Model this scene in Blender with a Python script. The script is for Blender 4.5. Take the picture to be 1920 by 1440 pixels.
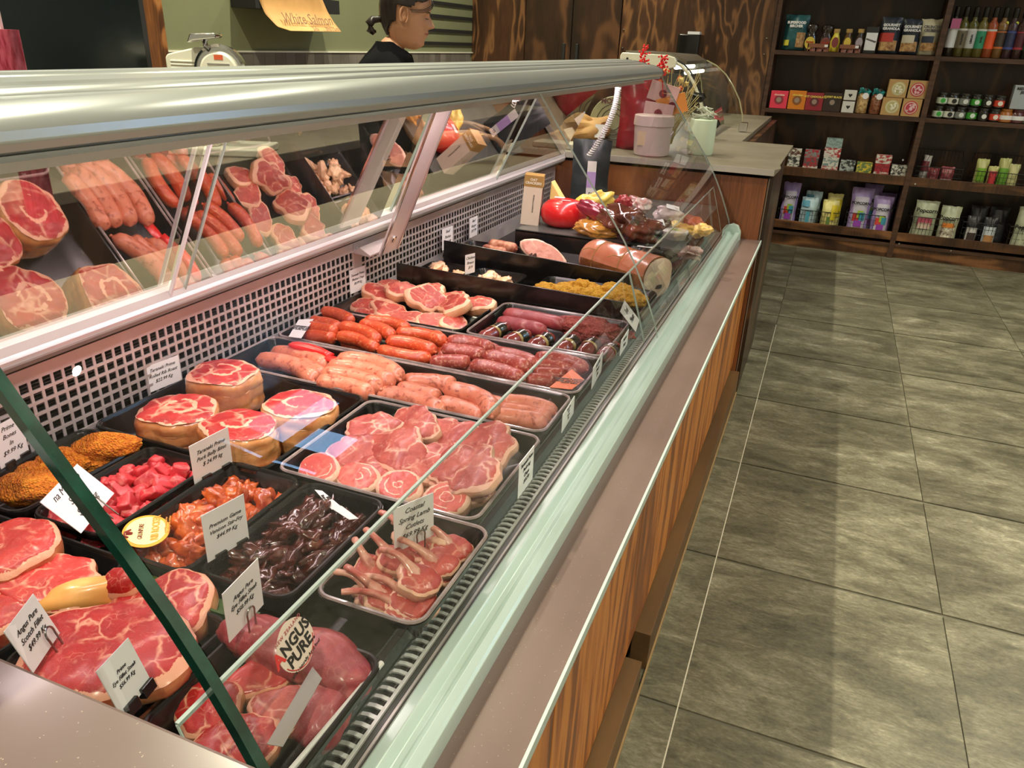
import bpy, bmesh, math, random
from math import pi, sin, cos, radians
from mathutils import Vector, Matrix, noise, Euler
random.seed(7)
for o in list(bpy.data.objects): bpy.data.objects.remove(o)
SC = bpy.context.scene; COL = SC.collection

# ------------------------------------------------------------- camera, world, lights
H = 1.36
cam = bpy.data.objects.new('camera', bpy.data.cameras.new('camera')); COL.objects.link(cam)
cam.location = (0, 0, H); cam.rotation_euler = (radians(65.74516), radians(-2.10833), radians(21.94987))
F = 1426.66
cam.data.sensor_width = 36; cam.data.lens = F/1920*36; cam.data.clip_start = .02
SC.camera = cam
SC.view_settings.view_transform = 'Standard'; SC.view_settings.look = 'None'
SC.view_settings.exposure = 0.0; SC.view_settings.gamma = 1; SC.view_settings.use_curve_mapping = False
W = bpy.data.worlds.new('world'); SC.world = W; W.use_nodes = True
W.node_tree.nodes['Background'].inputs[0].default_value = (.42, .68, 1, 1)
W.node_tree.nodes['Background'].inputs[1].default_value = 14
def area(name, loc, rot, sx, sy, power, col):
    l = bpy.data.lights.new(name, 'AREA'); l.shape = 'RECTANGLE'; l.size = sx; l.size_y = sy; l.energy = power; l.color = col
    o = bpy.data.objects.new(name, l); COL.objects.link(o); o.location = loc; o.rotation_euler = rot; return o
PINK = (1, .80, .80); WARM = (1, .94, .70)
for k in range(2):      # tubes under the canopy of the case, one per bay
    area('case_tube_light', (-.735, 1.03+1.4*k, 1.225), (0, radians(4), 0), .05, 1.3, 4.3, PINK)
def down(x, y, z, p, col=WARM, r=.055, spread=120):
    o = area('downlight', (x, y, z), (0, 0, 0), r, r, p, col); o.data.shape = 'DISK'; o.data.spread = radians(spread); return o
for y in (.4, 2.0, 3.6, 5.2): down(-1.95, y, 3.5, 46)
for x, y in ((1.7, .6), (1.7, 2.6), (1.7, 4.4), (.2, -.9)): down(x, y, 3.5, 30)
area('case_tube_light_far', (-.95, 4.75, 1.25), (0, 0, 0), .05, .6, 4, (1, .97, .9))

RM = Euler((radians(65.74516), radians(-2.10833), radians(21.94987))).to_matrix(); CP = Vector((0, 0, H))
def ray(px, py): return RM @ Vector(((px-960)/F, (720-py)/F, -1))
def onp(px, py, ax, v):
    d = ray(px, py); return CP + d*((v-CP[ax])/d[ax])
def atx(px, py, x): return onp(px, py, 0, x)
def aty(px, py, y): return onp(px, py, 1, y)
def atz(px, py, z): return onp(px, py, 2, z)
def rimz(x, h=0): return .757+h
def at(px, py, h=0):    # point above the sloping plane of the tray rims
    return atz(px, py, rimz(0, h))

# ------------------------------------------------------------- materials
class NT:
    def __init__(s, name):
        s.m = bpy.data.materials.new(name); s.m.use_nodes = True; s.t = s.m.node_tree; s.n = s.t.nodes; s.l = s.t.links
        s.b = s.n['Principled BSDF']; s.out = s.n['Material Output']
    def add(s, ty, **k):
        nd = s.n.new(ty)
        for a, v in k.items():
            if a.startswith('i_'): nd.inputs[a[2:].replace('_', ' ')].default_value = v
            else: setattr(nd, a, v)
        return nd
    def link(s, a, b): s.l.new(a, b)
    def co(s, kind='Object', sc=(1, 1, 1), rnd=False):
        tc = s.add('ShaderNodeTexCoord'); mp = s.add('ShaderNodeMapping'); mp.inputs['Scale'].default_value = sc
        s.link(tc.outputs[kind], mp.inputs[0])
        if rnd:
            oi = s.add('ShaderNodeObjectInfo'); ml = s.add('ShaderNodeMath', operation='MULTIPLY'); ml.inputs[1].default_value = 37
            s.link(oi.outputs['Random'], ml.inputs[0]); s.link(ml.outputs[0], mp.inputs['Location'])
        return mp.outputs[0]
    def noise(s, co, scale, det=4, rough=.55, dist=0):
        nz = s.add('ShaderNodeTexNoise'); nz.inputs['Scale'].default_value = scale; nz.inputs['Detail'].default_value = det
        nz.inputs['Roughness'].default_value = rough; nz.inputs['Distortion'].default_value = dist; s.link(co, nz.inputs['Vector']); return nz.outputs['Fac']
    def ramp(s, fac, stops):
        r = s.add('ShaderNodeValToRGB'); e = r.color_ramp.elements
        while len(e) < len(stops): e.new(.5)
        for i, (p, c) in enumerate(stops):
            e[i].position = p; e[i].color = (*c, 1) if len(c) == 3 else c
        s.link(fac, r.inputs[0]); return r.outputs[0]
    def math(s, op, a, b=None, c=None, clamp=False):
        m = s.add('ShaderNodeMath', operation=op); m.use_clamp = clamp
        for i, v in enumerate((a, b, c)):
            if v is None: continue
            if isinstance(v, (int, float)): m.inputs[i].default_value = v
            else: s.link(v, m.inputs[i])
        return m.outputs[0]
    def mix(s, f, a, b):
        m = s.add('ShaderNodeMix', data_type='RGBA')
        for k, v in ((0, f), (6, a), (7, b)):
            if isinstance(v, (int, float)): m.inputs[k].default_value = v
            elif isinstance(v, tuple): m.inputs[k].default_value = (*v, 1)
            else: s.link(v, m.inputs[k])
        return m.outputs[2]
    def bump(s, h, strength=.3, dist=.002):
        b = s.add('ShaderNodeBump'); b.inputs['Strength'].default_value = strength; b.inputs['Distance'].default_value = dist
        s.link(h, b.inputs['Height']); s.link(b.outputs[0], s.b.inputs['Normal'])
    def fin(s, color=None, rough=.5, metal=0, coat=0, coatr=.08, spec=.5, sss=0):
        i = s.b.inputs
        if color is not None:
            if isinstance(color, tuple): i['Base Color'].default_value = (*color, 1)
            else: s.link(color, i['Base Color'])
        if isinstance(rough, (int, float)): i['Roughness'].default_value = rough
        else: s.link(rough, i['Roughness'])
        i['Metallic'].default_value = metal; i['Coat Weight'].default_value = coat; i['Coat Roughness'].default_value = coatr
        i['Specular IOR Level'].default_value = spec
        return s.m
_pc = {}
def plain(c, rough=.5, metal=0, coat=0):
    k = (tuple(round(v, 3) for v in c), rough, metal, coat)
    if k not in _pc:
        n = NT('plain_%d' % len(_pc)); co = n.co('Object'); f = n.noise(co, 30, 3)
        col = n.mix(n.math('MULTIPLY', f, .35), tuple(c), tuple(v*.75 for v in c))
        _pc[k] = n.fin(col, rough, metal, coat)
    return _pc[k]
def emit(name, c, s):
    n = NT(name); n.b.inputs['Emission Color'].default_value = (*c, 1); n.b.inputs['Emission Strength'].default_value = s; return n.fin(c, .5)
def two(name, c1, c2, scale, rough=.5, metal=0, coat=0, lo=.35, hi=.65, bump=0, bs=None, stretch=(1, 1, 1), bd=.002, dist=0, c3=None):
    n = NT(name); co = n.co('Object', stretch, True); f = n.noise(co, scale, 5, .6, dist)
    st = [(lo, c1), (hi, c2)] + ([(.8, c3)] if c3 else [])
    col = n.ramp(f, st)
    if bump: n.bump(n.noise(co, bs or scale, 5), bump, bd)
    return n.fin(col, rough, metal, coat)
def thin_glass(name, tint, base, power=5, rough=0.0, gcol=(1, 1, 1)):
    n = NT(name); n.n.remove(n.b)
    lw = n.add('ShaderNodeLayerWeight'); lw.inputs[0].default_value = .5
    p = n.math('POWER', lw.outputs['Facing'], power); f = n.math('MULTIPLY_ADD', p, 1-base, base, clamp=True)
    tr = n.add('ShaderNodeBsdfTransparent'); tr.inputs[0].default_value = (*tint, 1)
    gl = n.add('ShaderNodeBsdfGlossy'); gl.inputs['Roughness'].default_value = rough; gl.inputs['Color'].default_value = (*gcol, 1)
    mx = n.add('ShaderNodeMixShader'); n.link(f, mx.inputs[0]); n.link(tr.outputs[0], mx.inputs[1]); n.link(gl.outputs[0], mx.inputs[2])
    n.link(mx.outputs[0], n.out.inputs[0]); return n.m
def wood(name, dark, mid, light, k=9, sc=(1.6, 1.6, .45), rough=.4, nscale=1.0, coat=.15, bands=True, ns=1.7):
    n = NT(name); co = n.co('Object', sc, False)
    f = n.noise(co, ns*nscale, 3, .5, .35)
    w = n.math('SINE', n.math('MULTIPLY', f, k*6.28)); w = n.math('POWER', n.math('MULTIPLY_ADD', w, .5, .5), 3.5)
    fine = n.noise(n.co('Object', (60*nscale, 60*nscale, 2.5)), 3, 3); big = n.noise(n.co('Object', (6, 6, .8)), 1.3, 3)
    w2 = n.math('MULTIPLY_ADD', fine, .30, n.math('MULTIPLY_ADD', big, .42, n.math('MULTIPLY', w, .42)))
    col = n.ramp(w2, [(.28, dark), (.46, mid), (.86, light)])
    n.bump(w2, .15, .002)
    return n.fin(col, rough, 0, coat, .25)
MAT = {}
MAT['ply'] = wood('stained_plywood', (.03, .012, .005), (.085, .034, .014), (.24, .11, .042), 8, (1, 1, .26), ns=4.6)
MAT['ply_dark'] = wood('dark_plywood', (.016, .007, .003), (.045, .018, .008), (.13, .055, .022), 6, (1, 1, .35), ns=2.2)
MAT['ply_post'] = wood('post_plywood', (.06, .02, .005), (.24, .085, .02), (.42, .19, .06), 6, (3, 3, .7), ns=2.4)
MAT['ply_end'] = wood('end_panel_ply', (.10, .030, .010), (.26, .083, .025), (.40, .15, .05), 3, (1.5, 1.5, .5))
MAT['apron'] = wood('apron_pine', (.035, .014, .006), (.12, .048, .018), (.28, .12, .045), 5, (.5, 1, 2.5))
MAT['edge_wood'] = two('shelf_edge_wood', (.05, .022, .012), (.11, .052, .03), 14, .5, stretch=(.3, 1, 3))
def timber():
    n = NT('orange_timber'); co = n.co('Object', (1, 1, .09), True)
    f = n.noise(co, 9, 4, .55, .8); g = n.noise(n.co('Object', (1, 1, .03), True), 60, 3, .6)
    w = n.math('MULTIPLY_ADD', n.math('SINE', n.math('MULTIPLY', f, 26)), .3, n.math('MULTIPLY_ADD', g, .5, .25))
    col = n.ramp(w, [(.1, (.12, .028, .006)), (.42, (.42, .115, .014)), (.75, (.62, .21, .032)), (1, (.70, .28, .05))])
    return n.fin(col, .38, 0, .2, .3)
MAT['timber'] = timber()
MAT['toe'] = two('toe_kick_wood', (.10, .05, .02), (.17, .085, .03), 8, .5, stretch=(1, .2, 1))
def floor_m():
    n = NT('stone_look_tile'); co = n.co('Object', (.8, 1.5, 1), True)
    a = n.noise(co, 3.2, 7, .66, .5); b = n.noise(n.co('Object', (.7, 1.8, 1), True), 14, 9, .74, .6); c = n.noise(n.co('Object', (1, 2.2, 1), True), 70, 5, .7)
    m = n.math('MULTIPLY_ADD', b, .42, n.math('MULTIPLY_ADD', c, .26, n.math('MULTIPLY', a, .55)))
    col = n.ramp(m, [(.47, (.055, .050, .034)), (.60, (.135, .124, .084)), (.69, (.23, .213, .15)), (.80, (.46, .43, .33))])
    n.bump(m, .12, .002)
    r = n.math('MULTIPLY_ADD', b, .3, .28)
    return n.fin(col, r, 0, 0)
MAT['floor'] = floor_m()
MAT['grout'] = plain((.13, .12, .09), .8)
MAT['grout_light'] = plain((.62, .58, .48), .6)
def stone():
    n = NT('speckled_stone'); co = n.co('Object')
    v = n.add('ShaderNodeTexVoronoi'); v.inputs['Scale'].default_value = 260; n.link(co, v.inputs['Vector'])
    s = n.math('LESS_THAN', v.outputs['Distance'], .13)
    pick = n.math('GREATER_THAN', n.noise(co, 120, 2), .56); s = n.math('MULTIPLY', s, pick)
    f = n.noise(co, 3, 4)
    col = n.mix(s, n.ramp(f, [(.3, (.150, .102, .094)), (.7, (.190, .132, .120))]), (.38, .29, .22))
    return n.fin(col, .27, 0, .35, .12)
MAT['stone'] = stone()
MAT['stone_top'] = two('stone_top_taupe', (.15, .125, .092), (.20, .17, .128), 5, .45)
MAT['stone_edge'] = plain((.50, .60, .58), .35)
MAT['stone_front'] = plain((.42, .38, .34), .5)
MAT['alu'] = two('brushed_aluminium', (.50, .53, .54), (.55, .58, .58), 5, .30, .72, stretch=(1, .05, 1))
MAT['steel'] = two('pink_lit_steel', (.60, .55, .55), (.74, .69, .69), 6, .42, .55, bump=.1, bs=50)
MAT['teal_rail'] = two('pale_green_rail', (.52, .66, .62), (.58, .72, .68), 4, .28, .1, .3)
MAT['white_rail'] = plain((.80, .79, .78), .3, .2, .3)
MAT['black'] = two('black_gloss_plastic', (.004, .004, .004), (.010, .009, .009), 12, .22, 0, .12)
MAT['black_matte'] = plain((.012, .012, .012), .6)
MAT['deck'] = two('dark_deck_mat', (.010, .0095, .009), (.028, .026, .024), 180, .42, bump=.6, bs=220, bd=.001)
MAT['cavity'] = plain((.01, .009, .008), .8)
MAT['glass'] = thin_glass('clear_glass', (.975, .99, .98), .036)
MAT['glass_low'] = thin_glass('clear_acrylic', (.955, .975, .97), .042, 4.5)
MAT['door_glass'] = thin_glass('reflective_acrylic', (.74, .72, .70), .38, 3, .02, (.95, .86, .86))
MAT['far_glass'] = thin_glass('far_glass', (.80, .84, .76), .08, 4)
MAT['gedge'] = two('glass_edge_green', (.003, .028, .018), (.012, .085, .06), 3, .10, 0, 1, stretch=(1, 6, 6))
MAT['gedge_pale'] = plain((.42, .52, .48), .15, 0, 1)
MAT['green_wall'] = two('green_paint', (.155, .165, .088), (.185, .195, .105), 2, .6)
MAT['white_paint'] = plain((.72, .70, .66), .7)
MAT['tile'] = two('grey_wall_tile', (.10, .09, .078), (.20, .178, .155), 2.5, .3)
MAT['cream'] = plain((.76, .74, .62), .35, 0, .3)
MAT['chrome'] = plain((.75, .75, .75), .12, 1)
MAT['wire'] = plain((.35, .33, .32), .25, 1)
MAT['card'] = two('laminated_card', (.84, .83, .86), (.88, .87, .90), 5, .22, 0, .4)
MAT['ink'] = plain((.012, .010, .012), .4)
MAT['kraft'] = two('kraft_paper', (.42, .22, .07), (.52, .29, .10), 6, .7)
# meat
def meat_face(name, red, red2, fat, marb=1.0, rimf=.88, scale=26, ring=0, thr=.035):
    n = NT(name); co = n.co('Object', (1, 1, 1), True)
    uv = n.co('UV'); vl = n.add('ShaderNodeVectorMath', operation='LENGTH'); n.link(uv, vl.inputs[0]); rad = vl.outputs['Value']
    a = n.noise(co, 22, 5, .65); wob = n.math('MULTIPLY_ADD', a, .7, -.35) if ring else n.math('MULTIPLY_ADD', a, .36, -.18); r2 = n.math('ADD', rad, wob)
    rim = n.math('GREATER_THAN', r2, rimf)
    # broken veins: voronoi edges on warped coordinates
    nz = n.add('ShaderNodeTexNoise'); nz.inputs['Scale'].default_value = scale*.9; nz.inputs['Detail'].default_value = 3; n.link(co, nz.inputs['Vector'])
    mv = n.add('ShaderNodeVectorMath', operation='MULTIPLY_ADD'); n.link(nz.outputs['Color'], mv.inputs[0]); mv.inputs[1].default_value = (.045,)*3; n.link(co, mv.inputs[2])
    vo = n.add('ShaderNodeTexVoronoi', feature='DISTANCE_TO_EDGE'); vo.inputs['Scale'].default_value = scale*1.3; n.link(mv.outputs[0], vo.inputs['Vector'])
    gate = n.noise(co, scale*1.1, 3, .6); g2 = n.math('MULTIPLY', n.math('SUBTRACT', gate, .44, clamp=True), 6, clamp=True)
    vein = n.math('MULTIPLY', n.math('SUBTRACT', 1, n.math('DIVIDE', vo.outputs['Distance'], thr*2.2), clamp=True), g2)
    vein = n.math('MULTIPLY', vein, marb)
    vo2 = n.add('ShaderNodeTexVoronoi', feature='DISTANCE_TO_EDGE'); vo2.inputs['Scale'].default_value = scale*4; n.link(mv.outputs[0], vo2.inputs['Vector'])
    fg = n.math('MULTIPLY', n.math('SUBTRACT', 1, n.math('DIVIDE', vo2.outputs['Distance'], .07), clamp=True), n.math('MULTIPLY', n.math('SUBTRACT', n.noise(co, scale*2.5, 2), .5, clamp=True), 5, clamp=True))
    fatm = n.math('MAXIMUM', vein, n.math('MULTIPLY', fg, .55*marb)); fatm = n.math('MAXIMUM', fatm, rim)
    if ring:
        sw = n.math('ABSOLUTE', n.math('SUBTRACT', n.math('FRACT', n.math('MULTIPLY', r2, ring)), .5))
        rg = n.math('MULTIPLY', n.math('LESS_THAN', n.math('MULTIPLY_ADD', n.noise(co, 40, 4), .16, sw), .16), n.math('GREATER_THAN', n.noise(co, 16, 3), .47)); fatm = n.math('MAXIMUM', fatm, rg)
    col = n.mix(fatm, n.ramp(n.noise(co, 26, 7, .72), [(.34, red), (.64, red2)]), fat)
    n.bump(n.noise(co, 70, 7, .72), .6, .003)
    return n.fin(col, .36, 0, .30, .2)
FATC = (.83, .50, .34)
MAT['beef'] = meat_face('beef_face', (.36, .006, .008), (.56, .022, .018), (.86, .40, .26), 1, .90, 26)
MAT['beef_side'] = two('beef_side_fat', (.46, .04, .025), (.76, .36, .16), 22, .35, 0, .3, c3=(.62, .12, .06), bump=.4, bs=50)
MAT['roast'] = meat_face('roast_face', (.34, .004, .008), (.56, .014, .018), (.82, .42, .28), .9, .93, 17, 1.35)
MAT['roast_side'] = two('roast_side_fat', (.50, .13, .035), (.80, .42, .17), 17, .2, 0, .8, c3=(.34, .05, .03), bump=.7, bs=26, bd=.004)
MAT['pork'] = meat_face('pork_face', (.36, .030, .030), (.62, .125, .095), (.86, .48, .36), 1, .93, 22)
MAT['pork_rind'] = two('pork_rind', (.70, .34, .23), (.86, .52, .38), 20, .35, 0, .4, bump=.3, bs=60)
MAT['belly'] = meat_face('belly_face', (.58, .06, .06), (.74, .15, .11), (.88, .54, .41), .3, .84, 18, 2.6)
MAT['mutton'] = meat_face('mutton_face', (.34, .025, .025), (.52, .07, .05), (.84, .46, .30), 1, .82, 26)
MAT['mutton_side'] = two('mutton_fat', (.74, .33, .17), (.86, .50, .32), 18, .35, 0, .3, bump=.4, bs=60)
MAT['lamb'] = meat_face('lamb_face', (.34, .020, .020), (.52, .07, .05), (.82, .46, .32), .4, .90, 26)
MAT['bone'] = two('bone', (.44, .08, .06), (.72, .38, .28), 34, .4, 0, .3, c3=(.5, .08, .06), bump=.4, bs=80)
MAT['pink'] = meat_face('diced_face', (.50, .010, .030), (.70, .045, .060), (.86, .40, .32), .4, 9, 30)
MAT['fillet'] = meat_face('fillet_face', (.26, .020, .035), (.44, .07, .08), (.75, .36, .30), .4, 9, 18)
def sausage_m(name, a, b, c, speck=90):
    n = NT(name); co = n.co('Object', (1, 1, 1), True); f = n.noise(co, 40, 6, .7)
    base = n.ramp(f, [(.3, a), (.7, b)]); sp = n.noise(co, speck, 3, .6)
    m = n.math('MULTIPLY', n.math('SUBTRACT', sp, .54, clamp=True), 7, clamp=True)
    n.bump(n.noise(co, 70, 5, .65), .5, .002)
    return n.fin(n.mix(m, base, c), .36, 0, .25, .18)
MAT['saus_pale'] = sausage_m('sausage_pale', (.60, .15, .085), (.76, .27, .17), (.34, .06, .03))
MAT['saus_red'] = sausage_m('sausage_red', (.46, .035, .010), (.62, .085, .025), (.74, .22, .08), 150)
MAT['saus_dark'] = sausage_m('sausage_dark', (.28, .030, .025), (.46, .075, .055), (.74, .36, .27), 150)
def crumb_m(name, a, b, c):
    n = NT(name); co = n.co('Object', (1, 1, 1), True)
    v = n.add('ShaderNodeTexVoronoi'); v.inputs['Scale'].default_value = 330; n.link(co, v.inputs['Vector'])
    f = n.noise(co, 130, 5, .7); col = n.ramp(f, [(.3, a), (.5, b), (.7, c)])
    n.bump(n.math('ADD', v.outputs['Distance'], f), 1, .004); return n.fin(col, .75)
MAT['crumb'] = crumb_m('orange_crumb', (.52, .10, .003), (.72, .20, .004), (.84, .36, .02))
MAT['crumb_y'] = crumb_m('yellow_crumb', (.60, .24, .01), (.86, .44, .03), (.90, .58, .10))
MAT['marin'] = two('marinade_orange', (.30, .025, .006), (.62, .12, .015), 40, .25, 0, .7, bump=.7, bs=70, bd=.004, c3=(.30, .02, .01))
MAT['marin_dark'] = two('marinade_dark', (.022, .005, .003), (.11, .016, .008), 22, .07, 0, 1, bump=.8, bs=45, bd=.006, c3=(.20, .07, .02))
MAT['chicken'] = two('raw_chicken', (.80, .42, .24), (.88, .58, .38), 20, .3, 0, .5, bump=.5, bs=40, bd=.004)
MAT['mince'] = crumb_m('mince_red', (.25, .03, .03), (.45, .08, .07), (.66, .24, .20))
MAT['salami'] = two('salami', (.30, .06, .03), (.62, .28, .18), 60, .4, bump=.5, bs=60)
MAT['ham'] = two('ham_skin', (.58, .16, .08), (.74, .30, .17), 10, .22, 0, .6, bump=.3, bs=30)
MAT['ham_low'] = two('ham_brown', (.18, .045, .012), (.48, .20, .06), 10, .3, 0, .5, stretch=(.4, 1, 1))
MAT['ham_face'] = meat_face('ham_cut', (.62, .20, .16), (.78, .34, .27), (.90, .58, .46), .8, .9, 14)
MAT['cheese_red'] = two('red_wax', (.62, .006, .010), (.72, .010, .014), 6, .3, 0, .5)
MAT['parsley'] = two('parsley_print', (.01, .035, .008), (.06, .13, .02), 40, .3, stretch=(1, 3, 1), c3=(.25, .30, .08))
MAT['film'] = thin_glass('plastic_film', (.93, .92, .92), .12, 3, .12)
MAT['skin'] = two('skin', (.52, .25, .14), (.60, .31, .18), 8, .5)
_n = NT('black_cloth'); MAT['cloth'] = _n.fin((.004, .004, .005), .95, spec=.08)
MAT['hair'] = two('dark_hair', (.008, .006, .005), (.02, .014, .012), 60, .35, stretch=(1, 1, .1))

# ------------------------------------------------------------- mesh building
def basis(o):
    m = o.matrix_basis.copy(); p = o.parent
    while p: m = p.matrix_basis @ m; p = p.parent
    return m
def tag(o, label=None, cat=None, group=None, kind=None):
    if label: o['label'] = label
    if cat: o['category'] = cat
    if group: o['group'] = group
    if kind: o['kind'] = kind
    return o
def thing(name, label, cat, loc=(0, 0, 0), rz=0, group=None):
    o = bpy.data.objects.new(name, None); COL.objects.link(o); o.location = loc; o.rotation_euler = (0, 0, rz)
    o.empty_display_size = .05; return tag(o, label, cat, group)
BOXF = [(0, 3, 2, 1), (4, 5, 6, 7), (0, 1, 5, 4), (1, 2, 6, 5), (2, 3, 7, 6), (3, 0, 4, 7)]
class MB:
    def __init__(s): s.v = []; s.f = []; s.uv = {}; s.M = Matrix()
    def add(s, vs, fs, uvs=None):
        b = len(s.v); s.v += [s.M @ Vector(p) for p in vs]; s.f += [tuple(b+i for i in f) for f in fs]
        if uvs:
            for i, u in enumerate(uvs): s.uv[b+i] = u
        return s
    def box(s, a, b):
        x0, y0, z0 = a; x1, y1, z1 = b
        return s.add([(x0, y0, z0), (x1, y0, z0), (x1, y1, z0), (x0, y1, z0), (x0, y0, z1), (x1, y0, z1), (x1, y1, z1), (x0, y1, z1)], BOXF)
    def setM(s, M): s.M = M; return s
    def cbox(s, c, d, R=None):
        M0 = s.M; s.M = M0 @ Matrix.Translation(Vector(c)) @ (R.to_4x4() if R else Matrix())
        s.box((-d[0]/2, -d[1]/2, -d[2]/2), (d[0]/2, d[1]/2, d[2]/2)); s.M = M0; return s
    def tube(s, pts, r, seg=10, cap=True, flat=1.0, closed=False):
        pts = [Vector(p) for p in pts]; n = len(pts); rs = r if isinstance(r, (list, tuple)) else [r]*n
        up = Vector((0, 0, 1)); vs = []; fs = []
        for i, p in enumerate(pts):
            a = pts[(i-1) % n] if closed else pts[max(i-1, 0)]; b = pts[(i+1) % n] if closed else pts[min(i+1, n-1)]
            t = (b-a).normalized() if (b-a).length > 1e-9 else Vector((1, 0, 0))
            u = t.cross(up)
            if u.length < .15: u = t.cross(Vector((0, 1, 0)))
            u.normalize(); w = u.cross(t).normalized()
            for k in range(seg):
                an = 2*pi*k/seg; vs.append(p + u*cos(an)*rs[i] + w*sin(an)*rs[i]*flat)
        m = n if closed else n-1
        for i in range(m):
            j = (i+1) % n
            for k in range(seg):
                k2 = (k+1) % seg; fs.append((i*seg+k, i*seg+k2, j*seg+k2, j*seg+k))
        if cap and not closed:
            fs.append(tuple(range(seg))[::-1]); fs.append(tuple((n-1)*seg+k for k in range(seg)))
        return s.add(vs, fs)
    def lathe(s, prof, c=(0, 0, 0), seg=24, sx=1, sy=1, cap=True):
        vs = []; fs = []; n = len(prof)
        for r, z in prof:
            for k in range(seg):
                a = 2*pi*k/seg; vs.append((c[0]+r*cos(a)*sx, c[1]+r*sin(a)*sy, c[2]+z))
        for i in range(n-1):
            for k in range(seg):
                k2 = (k+1) % seg; fs.append((i*seg+k, i*seg+k2, (i+1)*seg+k2, (i+1)*seg+k))
        if cap: fs.append(tuple(range(seg))[::-1]); fs.append(tuple((n-1)*seg+k for k in range(seg)))
        return s.add(vs, fs)
    def prism_y(s, poly, y0, y1):    # polygon of (x, z) run along y
        n = len(poly); vs = [(x, y0, z) for x, z in poly]+[(x, y1, z) for x, z in poly]
        fs = [tuple(range(n)), tuple(range(2*n-1, n-1, -1))]+[(i, i+n, (i+1) % n+n, (i+1) % n) for i in range(n)]
        return s.add(vs, fs)
    def sheet_y(s, prof, y0, y1, ny=1):
        n = len(prof); vs = []; fs = []
        for j in range(ny+1):
            y = y0+(y1-y0)*j/ny; vs += [(x, y, z) for x, z in prof]
        for j in range(ny):
            for i in range(n-1): fs.append((j*n+i, j*n+i+1, (j+1)*n+i+1, (j+1)*n+i))
        return s.add(vs, fs)
    def rbox(s, a, b, r, seg=3):    # upright prism with rounded corners in plan
        x0, y0, z0 = a; x1, y1, z1 = b; pl = rrect(x0, y0, x1, y1, r, seg); n = len(pl)
        return s.add([(x, y, z0) for x, y in pl]+[(x, y, z1) for x, y in pl], [tuple(range(n))[::-1], tuple(range(n, 2*n))]+[(i, (i+1) % n, (i+1) % n+n, i+n) for i in range(n)])
    def blob(s, c, rad, seed=0, amp=.15, fr=2.0, sub=2, R=None, flatb=False, fine=0):
        bm = bmesh.new(); bmesh.ops.create_icosphere(bm, subdivisions=sub, radius=1)
        off = Vector((seed*3.17, seed*1.31, seed*7.7)); vs = []; uvs = []
        for v in bm.verts:
            p = v.co.copy(); d = 1+amp*noise.noise(p*fr+off)*1.6+amp*.5*noise.noise(p*fr*2.3+off)
            if fine: d += fine*noise.noise(p*14+off)+fine*.6*noise.noise(p*29+off)
            q = Vector((p.x*rad[0]*d, p.y*rad[1]*d, p.z*rad[2]*d))
            if flatb and q.z < -rad[2]*.5: q.z = -rad[2]*.5
            if R: q = R @ q
            vs.append(Vector(c)+q); uvs.append((p.x, p.y))
        fs = [tuple(v.index for v in f.verts) for f in bm.faces]; bm.free()
        return s.add(vs, fs, uvs)
    def slab(s, c, out, th, R=None, rings=9, seg=40, seed=0, dome=.12, warp=0, side=False, top=True):
        # irregular flat cut of meat; out(angle) -> radius. UV is the unit disc. side/top choose which skin is made
        vs = []; uvs = []; fs = []
        def P(u, a, z):
            r = out(a)*u; x = r*cos(a); y = r*sin(a)
            z += warp*noise.noise(Vector((x*18+seed, y*18, seed*.7)))+.0016*u*noise.noise(Vector((x*70+seed, y*70, z*90)))
            v = Vector((x, y, z)); return Vector(c)+(R @ v if R else v)
        if top:
            us = [i/rings for i in range(rings+1)]
            for u in us:
                for k in range(seg):
                    a = 2*pi*k/seg; e = max(0, (u-.86)/.14); z = th*(.5+dome*(1-u*u))-th*.22*e*e+.0012*noise.noise(Vector((cos(a)*u*7+seed, sin(a)*u*7, seed)))
                    vs.append(P(u, a, z)); uvs.append((u*cos(a), u*sin(a)))
            for i in range(rings):
                for k in range(seg):
                    k2 = (k+1) % seg; fs.append((i*seg+k, i*seg+k2, (i+1)*seg+k2, (i+1)*seg+k))
            s.add(vs, fs, uvs)
        if side:
            vs = []; fs = []; prof = [(1.0, .28), (1.012, .14), (1.014, 0), (1.004, -.2), (.985, -.40), (.93, -.5), (0.02, -.5)]
            for u, z in prof:
                for k in range(seg): vs.append(P(u, 2*pi*k/seg, z*th))
            for i in range(len(prof)-1):
                for k in range(seg):
                    k2 = (k+1) % seg; fs.append((i*seg+k2, i*seg+k, (i+1)*seg+k, (i+1)*seg+k2))
            s.add(vs, fs, [(1, 0)]*len(vs))
        return s
    def mesh(s, name, inv=None, smooth=True, ang=40):
        me = bpy.data.meshes.new(name); vs = [inv @ p for p in s.v] if inv is not None else s.v
        me.from_pydata(vs, [], s.f); me.update()
        if s.uv:
            ul = me.uv_layers.new(name='UVMap'); vi = [0]*len(me.loops); me.loops.foreach_get('vertex_index', vi)
            ul.data.foreach_set('uv', [c for i in vi for c in s.uv.get(i, (0, 0))])
        if smooth:
            me.shade_smooth()
            if ang < 180: me.set_sharp_from_angle(angle=radians(ang))
        return me
    def build(s, name, mat, parent=None, label=None, loc=None, smooth=True, ang=40, bevel=0, kind=None, cat=None, group=None, bseg=2):
        inv = None
        if parent is not None: inv = basis(parent).inverted()
        elif loc is not None: inv = Matrix.Translation(-Vector(loc))
        me = s.mesh(name, inv, smooth, ang); me.materials.append(MAT[mat] if isinstance(mat, str) else mat)
        o = bpy.data.objects.new(name, me); COL.objects.link(o)
        if parent is not None: o.parent = parent
        elif loc is not None: o.location = loc
        if bevel:
            b = o.modifiers.new('bevel', 'BEVEL'); b.width = bevel; b.segments = bseg; b.limit_method = 'ANGLE'; b.angle_limit = radians(35)
        return tag(o, label, cat, group, kind)
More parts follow.
